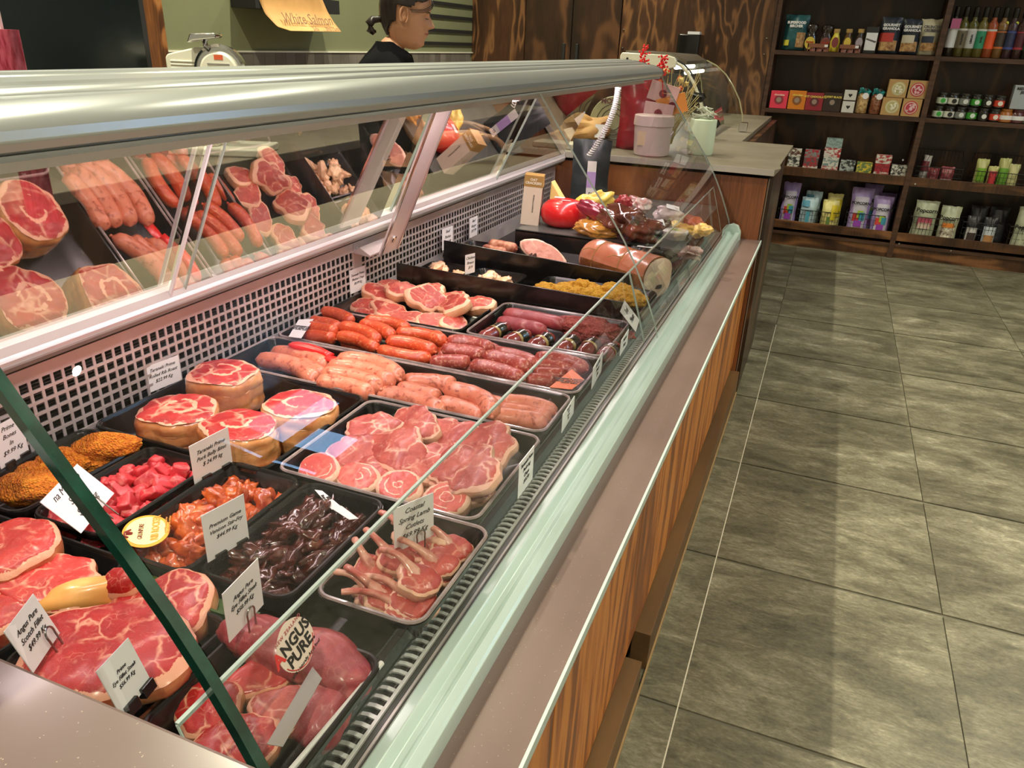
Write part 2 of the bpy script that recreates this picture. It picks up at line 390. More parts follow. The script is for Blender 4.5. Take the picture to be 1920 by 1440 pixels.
def rrect(x0, y0, x1, y1, r, seg=4):
    pts = []
    for cx, cy, a0 in ((x1-r, y1-r, 0), (x0+r, y1-r, 90), (x0+r, y0+r, 180), (x1-r, y0+r, 270)):
        for k in range(seg+1):
            a = radians(a0+90*k/seg); pts.append((cx+r*cos(a), cy+r*sin(a)))
    return pts
def text(body, size, mat, parent, M, name='lettering', shear=0, align='CENTER', bold=.0, sx=1, spacing=1, label=None, line=1.0, ext=.0002):
    c = bpy.data.curves.new(name, 'FONT'); c.body = body; c.size = size; c.align_x = align; c.align_y = 'CENTER'; c.shear = shear
    c.offset = bold; c.extrude = ext; c.space_character = spacing; c.space_line = line; c.resolution_u = 2
    c.materials.append(MAT[mat] if isinstance(mat, str) else mat)
    o = bpy.data.objects.new(name, c); COL.objects.link(o); o.parent = parent
    o.matrix_basis = basis(parent).inverted() @ M @ Matrix.Diagonal((sx, 1, 1, 1)); 
    if label: o['label'] = label
    return o
def frame(o, xd, yd):     # matrix whose local x, y lie along xd, yd
    x = Vector(xd).normalized(); z = x.cross(Vector(yd)).normalized(); y = z.cross(x)
    m = Matrix((x, y, z)).transposed().to_4x4(); m.translation = Vector(o); return m
def outl(a, b, seed, amp=.12, n=2.2, k=0):     # irregular outline with half sizes a, b
    def f(t):
        r = 1/((abs(cos(t))**n/a**n+abs(sin(t))**n/b**n)**(1/n))
        return r*(1+amp*1.6*noise.noise(Vector((cos(t)*1.3+seed*5.1, sin(t)*1.3, seed)))+amp*.5*noise.noise(Vector((cos(t)*3.5+seed, sin(t)*3.5, seed)))+k*cos(t-.6))
    return f
def tilt(rx, ry, rz): return Euler((rx, ry, rz)).to_matrix()
PLANE = math.atan(.055)    # the deck falls towards the front

# ============================================================= the room
def struct(o): o['kind'] = 'structure'; return o
fl = struct(MB().box((-2.87, -1.6, -.06), (3.2, 6.6, -.004)).build('floor', 'grout', smooth=False))
T = .598; gx0 = -.08; gy0 = .726    # tile joints measured on the floor
tile_mesh = MB().box((-T/2+.0015, -T/2+.0015, -.004), (T/2-.0015, T/2-.0015, 0)).mesh('floor_tile', smooth=False); tile_mesh.materials.append(MAT['floor'])
for i in range(-1, 6):
    for j in range(-4, 10):
        cx = gx0+(i+.5)*T; cy = gy0+(j+.5)*.607
        if cx < -.5 or cx > 3.4 or cy < -1.3 or cy > 6.5: continue
        off = 0
        o = bpy.data.objects.new('floor_tile', tile_mesh); COL.objects.link(o); o.parent = fl; o.location = (cx, cy+off, 0)
MB().box((-.0815, 0, -.002), (-.0785, 4.2, .0006)).build('grout_line', 'grout_light', fl, smooth=False)
struct(MB().box((-2.9, -1.6, 3.55), (3.2, 6.6, 3.6)).build('ceiling', 'white_paint', smooth=False))
struct(MB().box((-2.95, -1.6, 0), (-2.85, 6.6, 3.55)).build('wall_left', 'green_wall', smooth=False))
struct(MB().box((-2.9, 6.52, 0), (3.2, 6.6, 3.55)).build('wall_back', 'ply_dark', smooth=False))
wr = MB()       # street wall with a high window
wr.box((2.6, -1.6, 0), (2.7, 3.62, 3.55)).box((2.6, 4.75, 0), (2.7, 6.6, 3.55)).box((2.6, 3.62, 0), (2.7, 4.75, 2.28)).box((2.6, 3.62, 3.46), (2.7, 4.75, 3.55))
struct(wr.build('wall_right', 'white_paint', smooth=False))
struct(MB().box((-2.9, -1.7, 0), (3.2, -1.6, 3.55)).build('wall_front', 'white_paint', smooth=False))
win = MB()
win.box((2.62, 3.62, 2.28), (2.68, 3.65, 3.46)).box((2.62, 3.74, 2.28), (2.68, 3.90, 3.46)).box((2.62, 4.27, 2.28), (2.68, 4.75, 2.98)).box((2.62, 4.70, 2.28), (2.68, 4.75, 3.46)).box((2.62, 3.62, 2.88), (2.68, 4.75, 2.98)).box((2.62, 3.62, 3.43), (2.68, 4.75, 3.46)).box((2.62, 3.62, 2.28), (2.68, 4.75, 2.31))
w1 = struct(win.build('window_1', 'black_matte', smooth=False))
MB().box((2.648, 3.62, 2.29), (2.652, 4.74, 3.45)).build('pane', thin_glass('window_glass', (.95, .97, 1), .05), w1, smooth=False)
# wall tiles with their cap trim on the green wall
wl = bpy.data.objects['wall_left']
tm = MB().box((-2.85, -.0435, 0), (-2.842, .0435, .3)).mesh('wall_tile', smooth=False); tm.materials.append(MAT['tile'])
for k in range(37):
    o = bpy.data.objects.new('wall_tile', tm); COL.objects.link(o); o.parent = wl; o.location = (0, 2.90+k*.089, .957)
MB().box((-2.85, 2.8, 1.258), (-2.838, 6.2, 1.266)).build('tile_trim', 'cream', wl, smooth=False)
rail = thing('wall_rack', 'black horizontal bars fixed on the green wall beside the plywood cupboard', 'rack', (-2.84, 5.5, 1.0))
for py in (13, 36, 60.5, 83):
    p = atx(883, py, -2.84); MB().box((-2.85, 4.9, p.z-.011), (-2.842, 6.19, p.z+.011)).build('bar', 'black_matte', rail, smooth=False)
post = struct(MB().box((-2.95, 2.50, 0), (-2.72, 2.78, 3.55)).build('trim_1', 'ply_post', smooth=False, bevel=.004))
# dark glazed display fridge standing left of the timber post
fr = thing('upright_fridge', 'tall black glass-door fridge left of the timber post', 'fridge', (-2.5, 1.9, .905))
MB().box((-2.845, .5, .905), (-2.52, 2.48, 2.6)).build('cabinet', 'black_matte', fr, smooth=False)
MB().box((-2.519, 1.60, .93), (-2.50, 2.44, 2.58)).build('door', plain((.006, .010, .010), .25, 0, 0), fr, smooth=False, bevel=.004)
MB().box((-2.519, .70, .93), (-2.50, 1.54, 2.58)).build('door', plain((.006, .007, .008), .25, 0, 0), fr, smooth=False, bevel=.004)
MB().box((-2.50, 1.545, .93), (-2.492, 1.555, 2.58)).build('door_seal', plain((.16, .17, .17), .3), fr, smooth=False)
p = aty(22, 130, 1.35)
b = thing('red_meat_packet', 'red striped packet leaning at the left edge beside the black fridge', 'packet', (p.x, 1.35, .9))
MB().rbox((p.x-.04, 1.33, .902), (p.x+.035, 1.37, p.z+.085), .015).build('pouch', two('red_stripes', (.25, .01, .03), (.55, .10, .16), 60, .3, stretch=(3, 1, .4)), b)
MB().box((p.x-.045, 1.345, p.z+.085), (p.x+.0, 1.352, p.z+.14)).build('seal', 'card', b)

# plywood cupboard wall between the green wall and the shelves
cw = struct(MB().box((-2.86, 6.215, 0), (-.505, 6.52, 3.55)).build('wall_cupboard_carcass', 'ply_dark', smooth=False))
cw.name = 'wall_back_cupboards'
for nm, x0, x1 in (('panel', -2.85, -2.394), ('door', -2.386, -2.005), ('door', -1.997, -1.62), ('panel', -1.612, -.508)):
    d = MB().box((x0, 6.195, .05), (x1, 6.215, 2.88)).build(nm, 'ply' if nm == 'panel' else 'ply_dark', cw, smooth=False, bevel=.002)
    if nm == 'door':
        hx = x1-.05 if x0 < -2.3 else x0+.05
        MB().box((hx-.012, 6.175, 1.24), (hx+.012, 6.195, 1.36)).build('handle', 'black_matte', d, smooth=False, bevel=.004)
for px, py in ((1167, 90), (1437, 72), (1432, 102), (1169, 56)):
    p = aty(px, py, 6.193); MB().lathe([(.008, 0), (.008, .004), (.002, .006)], (0, 0, 0), 10).build('screw_head', 'chrome', cw, smooth=True).location = (p.x, 6.192, p.z)

# rear work bench behind the staff
bn = thing('rear_bench', 'dark timber rear bench with black bar handles behind the staff', 'bench', (-2.4, 3, 0))
MB().box((-2.84, .5, .1), (-2.16, 6.0, .86)).build('carcass', 'ply_dark', bn, smooth=False)
MB().box((-2.84, .5, .86), (-2.10, 6.0, .90)).build('worktop', 'stone_top', bn, smooth=False, bevel=.004)
for k in range(10):
    d = MB().box((-2.16, .52+k*.5, .12), (-2.14, 1.01+k*.5, .85)).build('door', 'ply_dark', bn, smooth=False, bevel=.003)
    hy = .94+k*.5 if k % 2 == 0 else .59+k*.5
    MB().box((-2.14, hy-.008, .60), (-2.115, hy+.008, .80)).build('handle', 'black_matte', d, smooth=False, bevel=.004)

# ============================================================= the refrigerated case
Y0, Y1, YE = .34, 1.76, 3.14
case = thing('meat_display_case', 'long glass-fronted butcher display case with an aluminium canopy', 'display case', (-.65, 1.75, 0))
prof = [(-.640, 1.262), (-.600, 1.205), (-.560, 1.150), (-.520, 1.095), (-.480, 1.042), (-.440, .990), (-.405, .940), (-.378, .895), (-.352, .845), (-.327, .790), (-.308, .745), (-.298, .712)]
def pane(y0, y1):
    o = MB().sheet_y(prof, y0, y1, 1).build('glass_pane', 'glass', case, ang=180); return o
g1 = pane(Y0+.006, Y1-.002); g2 = pane(Y1+.002, YE-.004)
def edge(y0, y1, mat, th, par, nm='glass_edge'):
    m = MB(); n = len(prof); ins = []
    for i, (x, z) in enumerate(prof):
        a = Vector(prof[max(i-1, 0)]); b = Vector(prof[min(i+1, n-1)]); t = (b-a).normalized(); ins.append((x+t.y*th, z-t.x*th))
    vs = []; fs = []
    for i in range(n):
        for (q, y) in ((prof[i], y0), (prof[i], y1), (ins[i], y1), (ins[i], y0)): vs.append((q[0], y, q[1]))
    for i in range(n-1):
        for k in range(4): fs.append((i*4+k, i*4+(k+1) % 4, (i+1)*4+(k+1) % 4, (i+1)*4+k))
    return m.add(vs, fs).build(nm, mat, par)
edge(Y0-.005, Y0+.005, 'gedge', .010, case, 'end_glass_edge')
edge(Y1-.0018, Y1-.0006, 'gedge_pale', .003, g1); edge(Y1+.0006, Y1+.0016, 'gedge_pale', .003, g2); edge(YE-.012, YE-.009, 'gedge_pale', .004, g2); edge(YE-.004, YE-.001, 'gedge_pale', .005, g2)
# end panels
for y in (Y0, YE):
    poly = [(-1.03, .70), (-1.03, .92), (-.87, 1.25)]+prof; n = len(poly)
    MB().add([(x, y, z) for x, z in poly], [tuple(range(n))]).build('end_glass', 'glass', case, smooth=False)
# low inner acrylic guard, two panels
def guard(y0, y1):
    pf = [(-.385, .867), (-.349, .757), (-.331, .698)]
    o = MB().sheet_y(pf, y0, y1).build('inner_guard', 'glass_low', case, ang=180)
    MB().box((-.3868, y0, .865), (-.3832, y1, .869)).build('guard_edge', 'gedge_pale', o, smooth=False)
    for y in (y0, y1): MB().tube([(x, y, z) for x, z in pf], .0013, 6).build('guard_edge', 'gedge_pale', o)
guard(.308, 1.752); guard(1.759, 3.12)
# canopy: big rolled nose with stepped top
can = [(-.640, 1.2550), (-.632, 1.2600), (-.628, 1.2680), (-.630, 1.2770), (-.638, 1.2850), (-.652, 1.2915), (-.672, 1.2965), (-.690, 1.2985), (-.694, 1.2970), (-.698, 1.3005), (-.706, 1.3035), (-.716, 1.3050), (-.721, 1.3035), (-.726, 1.3075), (-.748, 1.3105), (-.753, 1.3085), (-.758, 1.3115), (-.790, 1.3125), (-.795, 1.3100), (-.800, 1.3125), (-.823, 1.3120), (-.86, 1.300), (-.905, 1.285), (-.905, 1.25), (-.87, 1.235), (-.66, 1.250)]
def smoothp(p, n=3):
    return p
cp = MB().prism_y(can, .2, YE-.04).build('canopy', 'alu', case, ang=28, bevel=.0016)
MB().prism_y([(x+.0007, z+.0007) if i < 22 else (x, z-.001) for i, (x, z) in enumerate(can)], YE-.04, YE-.030).build('end_cap', plain((.10, .12, .11), .35), cp, ang=30)
MB().box((-.643, .2, 1.2515), (-.6345, YE-.05, 1.2565)).build('lip_seal', plain((.35, .36, .36), .4), cp, smooth=False)
for k in range(2):
    y0 = .42+1.4*k
    h = MB().box((-.775, y0-.03, 1.232), (-.695, min(y0+1.32, YE-.05), 1.247)).build('lamp_housing', 'white_rail', case, smooth=False)
    MB().tube([(-.735, y0, 1.236), (-.735, min(y0+1.25, YE-.08), 1.236)], .011, 12).build('lamp_tube', emit('case_tube', (1, .80, .80), 6), h)
# rear sliding doors lean back from the canopy
A = Vector((-1.025, .935)); B = Vector((-.873, 1.245)); u = (B-A).normalized(); nrm = Vector((u.y, -u.x))
def rear(y0, y1, off, nm='rear_door'):
    a = A+nrm*off; b = B+nrm*off
    return MB().add([(a.x, y0, a.y), (a.x, y1, a.y), (b.x, y1, b.y), (b.x, y0, b.y)], [(0, 1, 2, 3)]).build(nm, 'door_glass', case, smooth=False)
def strip_(y0, w, mat, nm, par, o0=0, o1=.006, a0=None, b0=None, dy=0):
    a = (a0 or A)+nrm*o0; b = (b0 or B)+nrm*o0; a2 = (a0 or A)+nrm*o1; b2 = (b0 or B)+nrm*o1
    vs = [(a.x, y0, a.y), (a.x, y0+w, a.y), (b.x, y0+w+dy, b.y), (b.x, y0+dy, b.y), (a2.x, y0, a2.y), (a2.x, y0+w, a2.y), (b2.x, y0+w+dy, b2.y), (b2.x, y0+dy, b2.y)]
    return MB().add(vs, BOXF).build(nm, mat, par, smooth=False)
for (y0, y1, off) in ((.25, .965, .0), (.96, 1.66, .010), (1.72, 2.42, 0), (2.41, 3.12, .010)):
    d = rear(y0, y1, off); strip_(y0-.002, .004, 'card' if .9 < y0 < 1.1 else 'gedge_pale', 'door_edge', d, off-.001, off+.005)
strip_(.995, .0025, 'gedge_pale', 'door_edge', d, .010, .013)
fr_ = MB().prism_y([(-1.05, .903), (-1.028, .903), (-1.010, .915), (-1.006, .925), (-1.012, .937), (-1.022, .946), (-1.05, .946)], .2, 3.14).build('door_track', 'white_rail', case, ang=30)
MB().prism_y([(-1.0275, .900), (-1.018, .9065), (-1.0085, .914), (-1.0075, .9175), (-1.029, .9035)], .2, 3.14).build('track_face', plain((.50, .52, .50), .4, .3), fr_, ang=30)
MB().prism_y([(-1.014, .938), (-1.009, .930), (-1.011, .945), (-1.020, .955), (-1.024, .948)], .2, 3.14).build('track_lip', 'white_rail', fr_, ang=30)
for y in (1.165, 1.40, 1.95, 2.30): MB().lathe([(.0035, 0), (.0035, .002), (.001, .003)], (0, 0, 0), 8).build('screw', 'black_matte', fr_).location = (-1.013, y, .921)
MB().box((-1.31, .2, .885), (-1.05, 3.14, .915)).build('rear_work_ledge', two('cutting_board', (.17, .145, .095), (.21, .18, .12), 4, .6), case, smooth=False)
# canopy strut
st = strip_(1.600, .080, two('strut_metal', (.66, .58, .58), (.74, .66, .66), 6, .4, .3), 'canopy_strut', case, .040, .046, Vector((-1.018, .885)), Vector((-.86, 1.245)))
strip_(1.598, .003, 'chrome', 'strut_edge', st, .0455, .050, Vector((-1.018, .885)), Vector((-.86, 1.245))); strip_(1.679, .003, 'chrome', 'strut_edge', st, .0455, .050, Vector((-1.018, .885)), Vector((-.86, 1.245)))
MB().prism_y([(-1.045, .868), (-.992, .862), (-.990, .868), (-1.02, .885)], 1.575, 1.70).build('strut_foot', 'steel', st, smooth=False, bevel=.002)
MB().setM(frame((-.962, 1.640, .900), (0, 1, 0), (.47, 0, .88))).lathe([(.009, 0), (.009, .003), (.004, .0045)], (0, 0, 0), 14).build('bolt', 'chrome', st)
# black gap and perforated air return
MB().box((-1.12, .2, .70), (-1.075, 3.14, .903)).build('rear_cavity', 'cavity', case, smooth=False)
MB().box((-1.054, .2, .889), (-1.046, 3.14, .905)).build('gap_shade_strip', 'black_matte', case, smooth=False)  # flat black strip stands in for the shaded gap under the door track
pf = MB(); X = -1.048
pf.box((X-.003, .2, .866), (X, 3.14, .8885)); pf.box((X-.003, .2, .690), (X, 3.14, .754))
pt = .01925
secs = [(.22, 1.585), (1.622, 3.12)]
for a, b in secs:
    y = a
    while y < b: pf.box((X-.0025, y, .754), (X-.0005, y+.0052, .866)); y += pt
    pf.box((X-.003, b, .754), (X, b+.028 if b < 2 else 3.14, .866))
for k in range(1, 6): pf.box((X-.0032, .2, .754+k*.01867-.0025), (X-.0002, 3.14, .754+k*.01867+.0025))
pan = pf.build('perforated_air_panel', 'steel', case, smooth=False)
MB().box((X-.001, 1.588, .754), (X+.0015, 1.62, .886)).build('cover_strip', 'steel', pan, smooth=False)
for (y, z) in ((1.604, .872), (1.604, .76)):
    MB().setM(frame((X+.0015, y, z), (0, 1, 0), (0, 0, 1))).lathe([(.005, 0), (.005, .0015), (.002, .0025)], (0, 0, 0), 12).build('rivet', 'chrome', pan)
lv = MB()
for k in range(18): lv.prism_y([(-1.072, .762+k*.006), (-1.060, .758+k*.006), (-1.060, .7595+k*.006), (-1.072, .7635+k*.006)], .2, 3.14)
lv.build('evaporator_fins', plain((.16, .15, .15), .35, .8), case, smooth=False, kind='stuff')
# deck, front slots, rails
MB().prism_y([(-1.05, .701), (-.375, .701), (-.362, .687), (-.3605, .60), (-1.05, .60)], .2, 3.14).build('deck', 'deck', case, smooth=False)
MB().prism_y([(-.362, .672), (-.3595, .687), (-.3335, .693), (-.3335, .672)], .2, 3.14).build('grille_bed', 'cavity', case, smooth=False)
gr = MB().box((-.3345, .2, .6925), (-.3305, 3.13, .6965)).build('grille_rail', 'white_rail', case, smooth=False)
fm = MB(); fp = [(-.3335, .6935), (-.345, .6945), (-.354, .6925), (-.359, .687), (-.3598, .683)]
vs = []; fs = []
for (x, z) in fp: vs += [(x, -.0026, z), (x, .0026, z), (x, .0026, z-.0025), (x, -.0026, z-.0025)]
for i in range(len(fp)-1):
    for k in range(4): fs.append((i*4+k, i*4+(k+1) % 4, (i+1)*4+(k+1) % 4, (i+1)*4+k))
fm.add(vs, fs); fme = fm.mesh('fin', smooth=False); fme.materials.append(MAT['white_rail'])
y = .36
while y < 3.12:
    o = bpy.data.objects.new('fin', fme); COL.objects.link(o); o.parent = gr; o.matrix_basis = basis(case).inverted()@Matrix.Translation((0, y, 0)); y += .0135
MB().box((-.3295, .2, .688), (-.3215, 3.13, .6935)).build('glass_channel', plain((.05, .05, .05), .4), case, smooth=False)
MB().box((-.3215, .2, .690), (-.3185, 3.13, .6975)).build('channel_lip', 'steel', case, smooth=False)
MB().box((-.3185, .2, .690), (-.3150, 3.13, .6950)).build('glass_channel', plain((.04, .04, .04), .4), case, smooth=False)
rl = [(-.3145, .655), (-.3145, .7000), (-.3120, .7030), (-.2990, .7045), (-.2960, .7020), (-.2900, .6940), (-.2830, .6935), (-.2785, .6990), (-.2740, .7030), (-.2640, .7020), (-.2600, .6990), (-.2590, .6850), (-.2600, .655)]
MB().prism_y(rl, .2, 3.12).build('front_rail', 'teal_rail', case, ang=25, bevel=.001)
MB().prism_y([(-.325, .655), (-.325, .700), (-.305, .728), (-.290, .735), (-.268, .728), (-.256, .705), (-.254, .655)], 3.120, 3.140).build('rail_end_cap', 'teal_rail', case, ang=30, bevel=.002)
# stone ledge, timber panels, toe kick below the case
ct = thing('timber_counter', 'counter base of upright orange timber panels under the stone ledge', 'counter', (-.4, 1.5, 0))
MB().box((-.345, -.5, .645), (-.2, 3.16, .655)).build('substrate', 'black_matte', ct, smooth=False)
MB().box((-.70, -.5, .05), (-.230, 3.16, .60)).build('carcass', 'black_matte', ct, smooth=False)
MB().box((-1.15, .2, .1), (-.70, 3.16, .59)).build('rear_carcass', 'steel', ct, smooth=False)
ys = [-.5, .30, .748, 1.29, 1.78, 2.28, 2.74, 3.155]
for a, b in zip(ys[:-1], ys[1:]): MB().box((-.230, a+.002, .135), (-.205, b-.002, .636)).build('panel', 'timber', ct, smooth=False, bevel=.0015)
for a, b in ((-.5, 1.33), (1.42, 3.16)): MB().box((-.215, a, .0), (-.172, b, .105)).build('toe_board', 'toe', ct, smooth=False, bevel=.001)
MB().box((-.172, -.5, 0), (-.168, 3.16, .010)).build('toe_seal', plain((.35, .22, .10), .6), ct, smooth=False)
lg = tag(MB().box((-.345, -.5, .656), (-.176, 3.165, .672)).build('stone_ledge', 'stone', loc=(-.26, 1.3, .656), smooth=False, bevel=.002), 'long speckled brown stone ledge in front of the glass case', 'ledge')
MB().box((-.1785, -.5, .6555), (-.1745, 3.165, .6725)).build('ledge_edge', 'stone_edge', lg, smooth=False)
# near return counter
nc = thing('near_return_counter', 'pinkish brown stone counter top crossing the lower left corner', 'counter', (-1, 0, 0))
MB().box((-1.9, -.35, .915), (-.175, .252, .95)).build('stone_top', 'stone', nc, smooth=False, bevel=.003)
MB().box((-1.9, -.35, 0), (-.72, .20, .915)).build('carcass', 'ply_dark', nc, smooth=False)
p = atz(36, 1264, .95); q = atz(0, 1334, .95)
sc_ = thing('counter_scale', 'pale grey device with a rounded black base at the lower left edge', 'scale', (p.x-.12, p.y-.1, .95))
MB().rbox((p.x-.25, p.y-.20, .952), (p.x-.002, p.y-.012, .963), .02).build('base', 'black_matte', sc_, bevel=.004)
MB().rbox((p.x-.25, p.y-.20, .963), (p.x-.002, p.y-.010, .985), .02).build('housing', plain((.60, .74, .70), .4, 0, .2), sc_, bevel=.006, bseg=3)

# ============================================================= far end block and second case
fb = thing('end_counter_block', 'reddish timber counter block with a taupe stone top at the far end of the case', 'counter', (-.6, 3.6, 0))
MB().box((-1.25, 3.172, .0), (-.187, 4.02, .905)).build('carcass', 'black_matte', fb, smooth=False)
MB().box((-1.25, 3.160, .0), (-.190, 3.172, .912)).build('near_panel', 'ply_end', fb, smooth=False)
MB().box((-.187, 3.165, .0), (-.183, 4.02, .912)).build('corner_trim', plain((.22, .16, .12), .4), fb, smooth=False)
MB().box((-.183, 3.18, .0), (-.170, 3.86, .912)).build('side_panel', 'ply_dark', fb, smooth=False)
st_ = MB(); st_.add([(-1.3, 3.145, .925), (-.168, 3.145, .925), (-.168, 3.185, .925), (-.185, 3.30, .925), (-.155, 4.08, .925), (-1.3, 4.08, .925), (-1.3, 3.145, .95), (-.168, 3.145, .95), (-.150, 3.20, .95), (-.160, 3.30, .95), (-.155, 4.08, .95), (-1.3, 4.08, .95)],
    [tuple(range(6))[::-1], tuple(range(6, 12))]+[(i, (i+1) % 6, (i+1) % 6+6, i+6) for i in range(6)])
st_.build('stone_top', 'stone_top', fb, smooth=False, bevel=.002)
MB().box((-1.3, 3.143, .926), (-.17, 3.1455, .949)).build('top_edge', 'stone_front', fb, smooth=False)
MB().box((-1.2, 4.08, .0), (-.36, 5.9, .925)).build('rear_carcass', 'ply_dark', fb, smooth=False)
MB().box((-1.2, 4.08, .925), (-.40, 5.9, .948)).build('rear_top', 'stone_top', fb, smooth=False)
c2 = thing('small_glass_case', 'smaller curved-glass case with lit tubes beyond the stone-topped block', 'display case', (-.8, 4.7, .95))
arc = [(-.80, 1.295), (-.765, 1.28), (-.73, 1.25), (-.69, 1.20), (-.655, 1.14), (-.625, 1.07), (-.60, 1.0), (-.59, .96)]
arc2 = [(x+.07, z) for x, z in arc]
poly = [(-1.06, .955), (-1.06, 1.325), (-.82, 1.325)]+arc
MB().sheet_y(arc, 4.20, 4.86).build('curved_glass', 'far_glass', c2, ang=180)
MB().add([(x, 4.86, z) for x, z in poly], [tuple(range(len(poly)))]).build('end_glass', 'far_glass', c2, smooth=False)
MB().tube([(x+.06, 4.86, z) for x, z in [(-.80, 1.30), (-.74, 1.275), (-.68, 1.23), (-.63, 1.17), (-.585, 1.10), (-.555, 1.02), (-.545, .955)]], .004, 6).build('glass_edge', plain((.35, .33, .18), .2, 0, 1), c2)
MB().add([(x, 4.86, z) for x, z in [(-.80, .955), (-.80, 1.30), (-.74, 1.30), (-.68, 1.275), (-.62, 1.23), (-.57, 1.17), (-.525, 1.10), (-.495, 1.02), (-.485, .955)]], [tuple(range(9))]).build('end_glass', 'far_glass', c2, smooth=False)
MB().tube([(x, 4.20, z) for x, z in arc], .008, 8).build('near_rim', 'cream', c2)
MB().tube([(x+.014, 4.20, z+.006) for x, z in arc], .004, 6).build('rim_seal', 'black_matte', c2)
ep = MB(); pts = [(-1.08, 1.27), (-1.08, 1.315), (-1.07, 1.328), (-.84, 1.325), (-.80, 1.315), (-.785, 1.295), (-.79, 1.27), (-.82, 1.262)]
ep.prism_y(pts, 4.18, 4.21); ep.build('end_plate', 'cream', c2, ang=30, bevel=.003)
for x in (-1.04, -.86): MB().setM(Matrix.Translation((x, 4.178, 1.30))@Matrix.Rotation(radians(90), 4, 'X')).lathe([(.006, 0), (.006, .003)], (0, 0, 0), 10).build('screw', 'black_matte', c2)
MB().prism_y([(-1.06, 1.30), (-1.06, 1.338), (-.80, 1.33), (-.74, 1.30), (-.74, 1.285)], 4.21, 4.86).build('canopy', plain((.30, .27, .22), .3, .8), c2, ang=30)
for x, z in ((-.80, 1.268), (-.745, 1.245)): MB().tube([(x, 4.25, z), (x, 4.80, z)], .010, 8).build('lamp_tube', emit('white_tube', (1, .97, .90), 4.5), c2)
for (px, py, sx_) in ((1306, 182, .075), (1333, 232, .05)):
    p = aty(px, py, 4.05); m = MB().tube([p+Vector((-.035, 0, .012)), p, p+Vector((.03, 0, -.002)), p+Vector((.04, 0, -.01))], [.014, .022, .024, .012], 10)
    m.tube([p+Vector((.0, 0, -.01)), p+Vector((-.012, 0, -.05))], [.014, .008], 8); m.build('hinge_bracket', 'black', c2)
p = atz(1392, 247, .95); MB().cbox((p.x, p.y, .975), (.045, .03, .05)).build('glass_clamp', 'chrome', c2, smooth=False, bevel=.004)
p = aty(1341, 222, 4.8); MB().cbox((p.x, 4.7, p.z+.01), (.06, .002, .05), tilt(.2, .5, .2)).build('pink_note', plain((.75, .25, .25), .6), c2, smooth=False)
p = aty(1293, 95, 5.7)
pr = thing('till_printer', 'black receipt printer standing behind the small glass case', 'printer', (p.x, 5.7, 1.2))
MB().rbox((p.x-.075, 5.6, 1.20), (p.x+.075, 5.8, p.z+.10), .02).build('housing', 'black', pr, bevel=.006)
MB().box((p.x-.02, 5.66, p.z+.10), (p.x+.06, 5.74, p.z+.118)).build('paper_roll', 'card', pr, smooth=False)
MB().box((p.x-.09, 5.55, .948), (p.x+.09, 5.85, 1.20)).build('stand', 'black_matte', pr, smooth=False)

# ============================================================= trays
def tray(x0, y0, x1, y1, label, depth=.045, group='black plastic trays in the case', rim=None, r=.022, name='meat_tray', lip=.006):
    m = MB(); loops = []; g = .010
    for ins, dz in ((0, -.006), (0, 0), (lip, .0012), (lip+.002, -.002), (g+.004, -depth*.75), (g+.012, -depth+.002), (g+.05, -depth)):
        rr = max(.006, r-ins*.5); pl = rrect(x0+ins, y0+ins, x1-ins, y1-ins, min(rr, (x1-x0)/2-ins-.001, (y1-y0)/2-ins-.001), 5)
        loops.append([(x, y, rimz(x)+dz) for x, y in pl])
    n = len(loops[0]); vs = [p for l in loops for p in l]; fs = []
    for i in range(len(loops)-1):
        for k in range(n): k2 = (k+1) % n; fs.append((i*n+k, i*n+k2, (i+1)*n+k2, (i+1)*n+k))
    fs.append(tuple((len(loops)-1)*n+k for k in range(n)))
    m.add(vs, fs)
    c = ((x0+x1)/2, (y0+y1)/2, rimz((x0+x1)/2)-depth)
    t = thing(name, label, 'tray', c, 0, group)
    m.build('tray_shell', 'black', t, ang=50)
    rm = MB(); a, b = loops[0], loops[2]
    rm.tube([((p[0]+q[0])/2, (p[1]+q[1])/2, q[2]+.0004) for p, q in zip(a, b)], .0028, 6, closed=True)
    rm.build('rim', rim or 'black', t)
    return t
RIMP = two('rim_pink_reflection', (.22, .17, .17), (.42, .33, .33), 30, .2, 0, .8)  # pinkish light reflected by the black rims, painted into their colour
tray(-1.042, .552, -.910, .772, 'black tray holding the orange crumbed schnitzels')
tray(-.904, .560, -.772, .772, 'black tray holding the diced pink meat')
tray(-.757, .548, -.624, .790, 'black tray holding the orange marinated chunks')
tray(-.618, .558, -.482, .790, 'black tray holding the dark glossy marinated strips')
tray(-.468, .583, -.322, .792, 'black tray with a pale rim holding the lamb cutlets', rim=RIMP)
tray(-1.040, .780, -.692, 1.074, 'black tray holding the four rolled rib roasts', depth=.05)
tray(-.686, .796, -.350, 1.070, 'black tray with a pale front rim holding the pork chops and belly rolls', rim=RIMP)
tray(-1.042, 1.080, -.354, 1.249, 'long black tray of pale sausages', depth=.05, rim=RIMP)
tray(-1.040, 1.254, -.350, 1.452, 'long black tray of red and dark sausages', depth=.05, rim=RIMP)
tray(-1.040, 1.458, -.690, 1.700, 'black tray holding the mutton chops by the air panel')
tray(-.683, 1.458, -.357, 1.708, 'black tray holding the dark fillets and wrapped meat rolls', rim=RIMP)
tray(-1.020, 1.74, -.876, 1.965, 'black tray of pale chicken pieces nearest the air panel')
tray(-.868, 1.74, -.715, 1.965, 'second black tray of pale chicken pieces from the air panel')
tray(-.664, 1.765, -.350, 1.985, 'black tray holding the yellow crumbed heap')
tray(-1.03, 2.03, -.79, 2.25, 'black tray holding the two short salami sticks')
tray(-.785, 2.03, -.355, 2.25, 'black tray under the tied ham roll', depth=.05)
